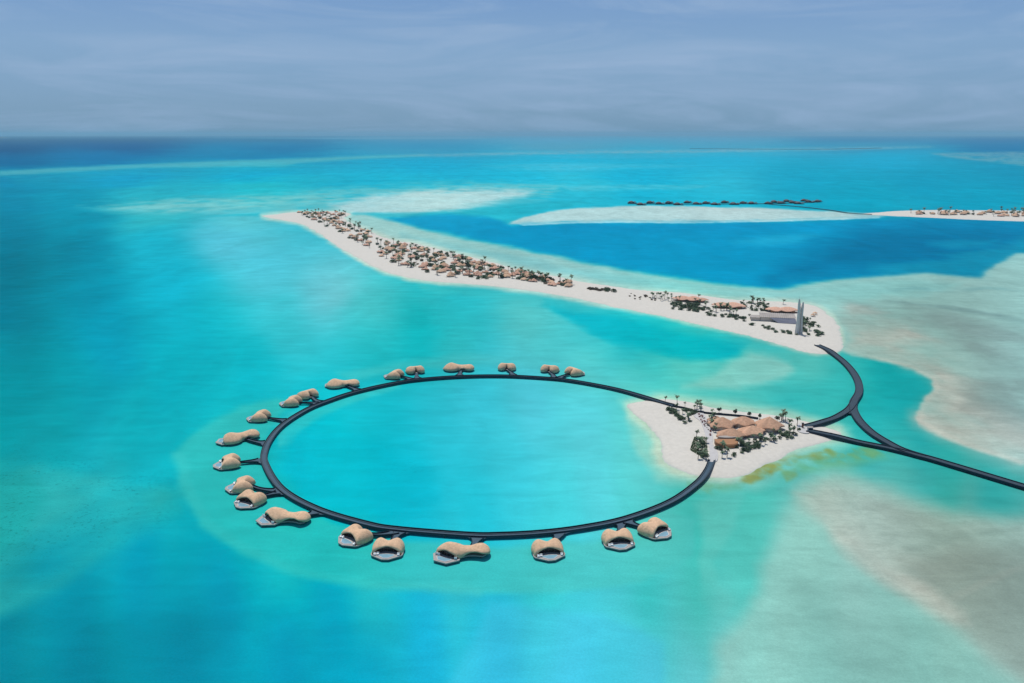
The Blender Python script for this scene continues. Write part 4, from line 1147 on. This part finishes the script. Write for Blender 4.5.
def house(x, y, z, rz, label, group, sc=1.0):
    k = rnd.randrange(3)
    root = HP[k] if not used_h[k] else copy_tree(HP[k])
    used_h[k] = True
    root.location = (x, y, z); root.rotation_euler = (0, 0, rz); root.scale = (sc, sc, sc)
    tag(root, label, 'house', group)
    placed.append((x, y))
    return root
ZONES = [  # village zones: polygon px, houses, palms, shrubs, dry shrubs, phrase
 ([(296,212.8),(340,212),(348,215),(338,220),(328,228),(318,222),(306,218)], 26, 34, 18, 10, 'at the far tip of the crescent island'),
 ([(330,222),(352,223),(372,233),(384,243),(376,251),(356,243),(338,233)], 18, 26, 16, 8, 'in the narrow stretch behind the far tip of the crescent island'),
 ([(384,241),(415,246),(450,255),(448,277),(420,273),(395,265),(376,254)], 44, 44, 40, 20, 'in the widest, densest part of the crescent village'),
 ([(450,255),(492,265.5),(520,272),(516,279),(475,279.5),(449,277)], 32, 36, 32, 14, 'where the crescent village narrows towards its middle'),
 ([(520,272),(545,277.5),(572,283.5),(568,288),(540,284),(518,279.5)], 12, 22, 14, 8, 'in the thin row at the near end of the crescent village'),
]
for (px, nh, npalm, nb, nd, where) in ZONES:
    P = wpoly(px, 2.2)
    k = 0; tries = 0
    while k < nh and tries < 900:
        tries += 1
        x, y = inside(P)
        if any((x - a) ** 2 + (y - b) ** 2 < 16.0 ** 2 for a, b in placed): continue
        house(x, y, 2.25, rnd.uniform(-.6, .6), 'tan roofed beach house ' + where, 'houses ' + where, rnd.uniform(.75, 1.05)); k += 1
    def free():
        for _ in range(60):
            x, y = inside(P)
            if all((x - a) ** 2 + (y - b) ** 2 > 7.0 ** 2 for a, b in placed): break
        return x, y
    for _ in range(npalm):
        x, y = free(); palm(x, y, 2.2, 'dark green palm ' + where, 'palms ' + where, rnd.uniform(1.2, 2.0))
    for _ in range(nb):
        x, y = free(); bush(x, y, 2.2, 'dark green shrub ' + where, 'shrubs ' + where, rnd.uniform(1.7, 3.0))
    for _ in range(nd):
        x, y = free(); dry(x, y, 2.2, 'small dry shrub ' + where, 'dry shrubs ' + where, rnd.uniform(1.6, 2.8))

def spot_px(lst, fn, label, group, z=2.2):
    for u, v, s in lst:
        p = at(u, v, z); fn(p.x, p.y, z, label, group, s)
scatter_px(dry, [(586,288),(602,290),(604,292),(590,290)], 16, 'dry shrub in the dark row on the bare middle of the crescent island', 'shrubs on the bare middle of the crescent', 2.2, 1.3, 2.4)
scatter_px(bush, [(605,289.5),(616,291.5),(615,293),(606,291.5)], 6, 'green shrub at the end of the row on the bare middle of the crescent island', 'shrubs on the bare middle of the crescent', 2.2, 1.4, 2.4)
scatter_px(dry, [(624,293),(650,296),(660,301),(632,299)], 20, 'dry shrub scattered on pale sand before the resort halls', 'dry shrubs before the resort halls', 2.2, .7, 1.3)
for u, v, s, lab in ((652.3,298,1.4,'tall palm first in the line before the resort halls'),(659,298.5,1.2,'second palm in the line before the resort halls'),(664.6,299.5,1.4,'tall palm last in the line before the resort halls')):
    p = at(u, v, 2.2); palm(p.x, p.y, 2.2, lab, 'palms before the resort halls', s)
scatter_px(palm, [(650,297),(680,299),(682,303),(655,302)], 12, 'palm in the clump at the left end of the resort halls', 'palms before the resort halls', 2.2, .8, 1.1)
scatter_px(bush, [(668,301),(692,303),(711,308),(712,316),(690,312),(670,309)], 36, 'dark shrub in the hedge along the seaward side of the resort halls', 'shrubs along the resort halls', 2.2, 1.3, 2.3)
scatter_px(palm, [(692,304),(712,306),(735,311),(740,318),(715,313)], 20, 'palm among the hedges in front of the resort halls', 'palms before the resort halls', 2.2, .9, 1.3)
scatter_px(bush, [(700,309),(722,313),(745,318),(752,324),(726,319),(704,314)], 22, 'shrub between the two long resort halls and the beach', 'shrubs along the resort halls', 2.2, 1.0, 1.9)
scatter_px(palm, [(742,301),(768,304),(764,310),(745,307)], 14, 'palm in the clump between the resort halls', 'palms between the resort halls', 2.2, .8, 1.25)
scatter_px(bush, [(740,303),(770,304),(766,316),(752,320),(742,312)], 26, 'shrub in the pale court between the resort halls', 'shrubs between the resort halls', 2.2, .9, 1.8)
scatter_px(bush, [(800,318),(808,318),(822,330),(824,336),(810,337),(800,333)], 20, 'dark shrub in the planting right of the slender tower', 'shrubs beside the tower', 2.2, 1.2, 2.2)
scatter_px(palm, [(800,318),(808,320),(818,331),(806,334)], 7, 'palm in the planting right of the slender tower', 'palms beside the tower', 2.2, .7, 1.0)
for u, v, s, lab in ((752,303.5,1.5,'tall palm left of two standing above the court between the halls'),(757.3,304,1.5,'tall palm right of two standing above the court between the halls'),(783,304.5,1.2,'lone palm behind the right hand reddish hall'),(698.5,299,1.2,'lone palm behind the left reddish hall')):
    p = at(u, v, 2.2); palm(p.x, p.y, 2.2, lab, 'tall palms behind the resort halls', s)
scatter_px(bush, [(769,314),(790,316),(789,318.5),(770,316)], 6, 'round shrub in the row in front of the right hand reddish hall', 'shrubs in front of the reddish hall', 2.2, .7, 1.1)

def hall(u, v, lx, ly, rot, h, label, roofs):
    p = at(u, v, 2.2)
    t = thing('resort_hall', label, 'building', (p.x, p.y, 2.0), rot)
    for k, (x, y, rx, ry, rz, hh) in enumerate(roofs):
        roof_shell(x, y, rx, ry, rz, 3.6 + .05 * k, hh, 4, 'roof', M['shingle_pink'], t)
    mb = MB(); mb.box((0, 0, 1.7), (lx, ly, 3.9)); mb.build('wall', M['rust'], t)
    mb = MB(); mb.box((0, -ly / 2 - .06, 1.7), (lx * .7, .14, 2.2)); mb.build('window', M['glass'], t)
    return t
scatter_px(bush, [(752,323),(775,329),(797,335),(797,338),(772,332),(750,326)], 12, 'green shrub along the beach in front of the grey roofed hall', 'shrubs in front of the grey hall', 2.2, .9, 1.7)
hall(690, 301, 36, 14, -.25, 6, 'long low pink roofed hall at the left end of the resort halls', [(-11, 2, 15, 13, .05, 7.4), (5, 0, 14, 13, -.05, 8.0), (17, -2, 10, 10, .2, 6.6)])
hall(729, 307.5, 32, 16, -.25, 6, 'long low pink roofed hall in the middle of the resort halls', [(-10, 2, 14, 14, .05, 7.4), (6, 0, 17, 14, -.1, 8.4)])
hall(782, 312, 32, 14, -.12, 6, 'reddish roofed hall behind the grey roofed hall and the tower', [(-9, 2, 13, 13, .05, 7.2), (7, 0, 16, 12, .0, 8.0)])
p = at(777, 321, 2.2)
t = thing('grey_hall', 'low building with pale grey fluted roof and shaded slate front beside the tower', 'building', (p.x, p.y, 1.9), -.20, None, 1.3)
mb = MB(); mb.box((0, 4, 2.2), (34, 16, 4.6)); mb.build('wall', M['plaster'], t)
mb = MB()
for k in range(17):
    mb.add([(-17.6 + k * 2.1, 12.6, 5.9), (-16.5 + k * 2.1, 12.6, 6.3), (-16.5 + k * 2.1, -4.6, 4.9), (-17.6 + k * 2.1, -4.6, 4.55)], [(3, 2, 1, 0)])
    mb.add([(-16.5 + k * 2.1, 12.6, 6.3), (-15.5 + k * 2.1, 12.6, 5.9), (-15.5 + k * 2.1, -4.6, 4.55), (-16.5 + k * 2.1, -4.6, 4.9)], [(3, 2, 1, 0)])
mb.build('roof', M['greyroof'], t)
mb = MB(); mb.add([(-8, -4.8, 4.5), (17.5, -4.8, 4.5), (18, -13, .7), (0, -11, .7)], [(3, 2, 1, 0)])
mb.add([(-8, -4.8, 4.2), (17.5, -4.8, 4.2), (18, -13, .4), (0, -11, .4)], [(0, 1, 2, 3)])
mb.build('slate_slope', M['shade'], t)
mb = MB(); mb.box((-22, 2, 1.9), (9, 12, 3.6)); mb.build('side_wing', M['plaster'], t)
mb = MB(); mb.box((-22, 2, 3.85), (10, 13, .3)); mb.build('wing_roof', M['greyroof'], t)

p = at(798.5, 334, 2.2)
t = thing('slender_tower', 'tall slender pale tower of two tapering fins beside the grey roofed hall', 'tower', (p.x, p.y, 1.8), .25)
for s, h, x0 in ((-1, 45, -1.5), (1, 41, 1.7)):
    mb = MB()
    pr = []
    for z, w, d, xx in ((0, 3.6, 5.0, x0 * 1.5), (h * .3, 2.7, 4.4, x0 * 1.2), (h * .6, 2.3, 3.6, x0 * 1.15), (h * .85, 2.2, 2.6, x0 * 1.5), (h, 1.2, 1.2, x0 * 1.8)):
        pr.append([(xx - w / 2, -d / 2, z), (xx + w / 2, -d / 2, z), (xx + w / 2, d / 2, z), (xx - w / 2, d / 2, z)])
    vs = sum(pr, []); fs = [(3, 2, 1, 0)]
    for i in range(len(pr) - 1):
        for k in range(4): fs.append((i * 4 + k, i * 4 + (k + 1) % 4, i * 4 + 4 + (k + 1) % 4, i * 4 + 4 + k))
    fs.append(tuple((len(pr) - 1) * 4 + k for k in range(4)))
    mb.add(vs, fs); mb.build('fin', M['tower'], t)
mb = MB()
for z in (6, 13, 20, 27, 34): mb.box((0.1, 0, z), (2.4, 1.6, .5))
mb.build('landing', M['greyroof'], t)
mb = MB(); mb.tube([(-3.0, 0, 44.8), (-3.0, 0, 49)], [.12, .06], 6); mb.build('mast', M['greyroof'], t)
for (u, v, lab) in ((815,314.5,'small thatched pavilion on the bare sand behind the tower planting'),(813,316.5,'small thatched pavilion closest to the tower planting')):
    p = at(u, v, 2.2); t = thing('beach_pavilion', lab, 'pavilion', (p.x, p.y, 2.1), .3)
    roof_shell(0, 0, 3.4, 2.8, 0, 2.4, 4.2, 4, 'roof', M['thatch'], t)
    for x, y in ((-2, -1.4), (2, -1.4), (2, 1.4), (-2, 1.4)):
        mb = MB(); mb.tube([(x, y, -.2), (x, y, 2.9)], [.15, .15], 6); mb.build('post', M['trunk'], t)

# ------------------------------------------------------------------ far overwater row, far shore, breakwater, headland
def far_villa_proto():
    root = thing('far_overwater_villa', 'dark villa', 'villa')
    roof_shell(-4, 0, 12, 7, 0, DZ + 2.4, DZ + 7.2, 4, 'roof', M['darkroof'], root)
    roof_shell(11, 2, 6, 5, 0, DZ + 2.2, DZ + 5.2, 4, 'roof', M['darkroof'], root)
    mb = MB(); mb.prism([(-17, -6), (-8, -10), (8, -9), (18, -3), (16, 7), (-12, 8), (-17, 4)], DZ - .8, DZ); mb.build('deck', M['rail'], root)
    mb = MB(); mb.box((-3, -.5, DZ + 1.5), (19, 8, 3.0)); mb.build('wall', M['glass'], root)
    for x, y in ((-14, -4), (-6, -7), (6, -7), (14, -2), (12, 5), (-10, 6)):
        link('pile', VPILE, root, (x, y, 0))
    return root
FV = None
far_px = [626 + k * 9.35 for k in range(13)]
FARV = []
for k in range(13): FARV.append((632 + k * 9.3, 203.4 + .4 * math.sin(k * 1.7) + (.9 if k % 2 else -.5), 'west'))
FARV += [(752.5,203.6,'west'),(768.5,203.6,'east'),(775,202.2,'east'),(781.5,203.2,'east'),(787.5,201.4,'east'),(793,202.6,'east'),(799,203.6,'east'),(804.5,200.8,'east'),(809.5,202.0,'east'),(818,201.6,'east')]
for k, (u, v, sd_) in enumerate(FARV):
    p = at(u, v, DZ)
    lab = 'dark roofed villa on stilts in the long far row over pale sand' if sd_ == 'west' else 'dark roofed villa on stilts in the far cluster ending the long row'
    grp = 'villas in the long far row' if sd_ == 'west' else 'villas in the shorter far cluster'
    if FV is None: FV = root = far_villa_proto()
    else: root = copy_tree(FV)
    root.location = (p.x, p.y, 0); root.rotation_euler = (0, 0, (-.35 if k % 2 else .3)); root.scale = (1.05, 1.05, 1.05)
    tag(root, lab, 'villa', grp)
fj = thing('far_jetty', 'thin dark jetty joining the far row of villas to the far right island', 'jetty')
line = catmull([at(u, v, 2.4) for u, v in ((628,203.5),(670,204),(715,203.8),(757,203.6),(800,202.6),(820,201.8))], 8)
mb = MB(); ribbon(mb, line, -3, 3, -1.0, .4); mb.build('deck', M['rail'], fj)
line = catmull([at(u, v, 2.44) for u, v in ((768,204),(800,206.6),(830,210),(850,213),(872,214.2))], 8)
mb = MB(); ribbon(mb, line, -3, 3, -1.0, .4); mb.build('branch_deck', M['rail'], fj)
P = wpoly([(905,212.6),(960,212.4),(1024,212.6),(1080,213),(1080,217.4),(1024,217.2),(960,215.6),(915,214.4)], 1.6)
k = 0
for _ in range(2000):
    if k >= 36: break
    x, y = inside(P)
    if any((x - a) ** 2 + (y - b) ** 2 < 24 ** 2 for a, b in placed): continue
    house(x, y, 1.3, rnd.uniform(-.4, .4), 'small reddish roofed house on the far right sand island', 'houses on the far right island', rnd.uniform(1.0, 1.5)); k += 1
for _ in range(56):
    x, y = inside(P); palm(x, y, 1.3, 'tiny dark palm on the far right sand island', 'palms on the far right island', rnd.uniform(1.4, 2.3))
for _ in range(26):
    x, y = inside(P); bush(x, y, 1.3, 'tiny dark shrub on the far right sand island', 'shrubs on the far right island', rnd.uniform(1.5, 2.6))
bk = thing('breakwater', 'long thin dark breakwater far out below the horizon', 'breakwater')
line = catmull([at(u, v, 0) for u, v in ((690,148.8),(740,149.1),(800,149.4),(835,149.2),(880,148.2))], 10)
mb = MB(); ribbon(mb, line, -30, 30, -1, 5); mb.build('bank', M['stone'], bk)

mb = MB()
hx = at(-18, 138, 0)
prof = [(-3200, 0), (-2400, 210), (-1500, 330), (-700, 300), (0, 220), (600, 150), (1100, 60), (1500, 0)]
pc = catmull([(x, 0, z) for x, z in prof], 6)
vs = []; fs = []
nr_ = len(pc)
for j, yy in enumerate((-900, -450, 0, 450, 900)):
    w = (0, .75, 1, .7, 0)[j]
    for i, q in enumerate(pc):
        vs.append((hx.x + q.x, hx.y + yy, max(0, q.z) * w * (1 + .2 * math.sin(i * 1.3 + j)) - 3))
for j in range(4):
    for i in range(nr_ - 1): fs.append((j * nr_ + i, j * nr_ + i + 1, (j + 1) * nr_ + i + 1, (j + 1) * nr_ + i))
mb.add(vs, fs)
structure(mb.build('far_hills', M['hill'], None, True))

# ------------------------------------------------------------------ haze over the sea
def build_haze():
    mb = MB(); mb.box((0, 0, 199.5), (280000, 280000, 401)); mb.v = [(x, y, z) for x, y, z in mb.v]
    m = bpy.data.materials.new('haze'); m.use_nodes = True
    n, l = m.node_tree.nodes, m.node_tree.links
    n.remove(n['Principled BSDF'])
    pv = n.new('ShaderNodeVolumePrincipled')
    pv.inputs['Color'].default_value = (0.38, 0.78, 1.0, 1)
    pv.inputs['Density'].default_value = 1.8e-5
    pv.inputs['Anisotropy'].default_value = 0.0
    l.new(pv.outputs['Volume'], n['Material Output'].inputs['Volume'])
    structure(mb.build('haze', m), 'stuff')
build_haze()
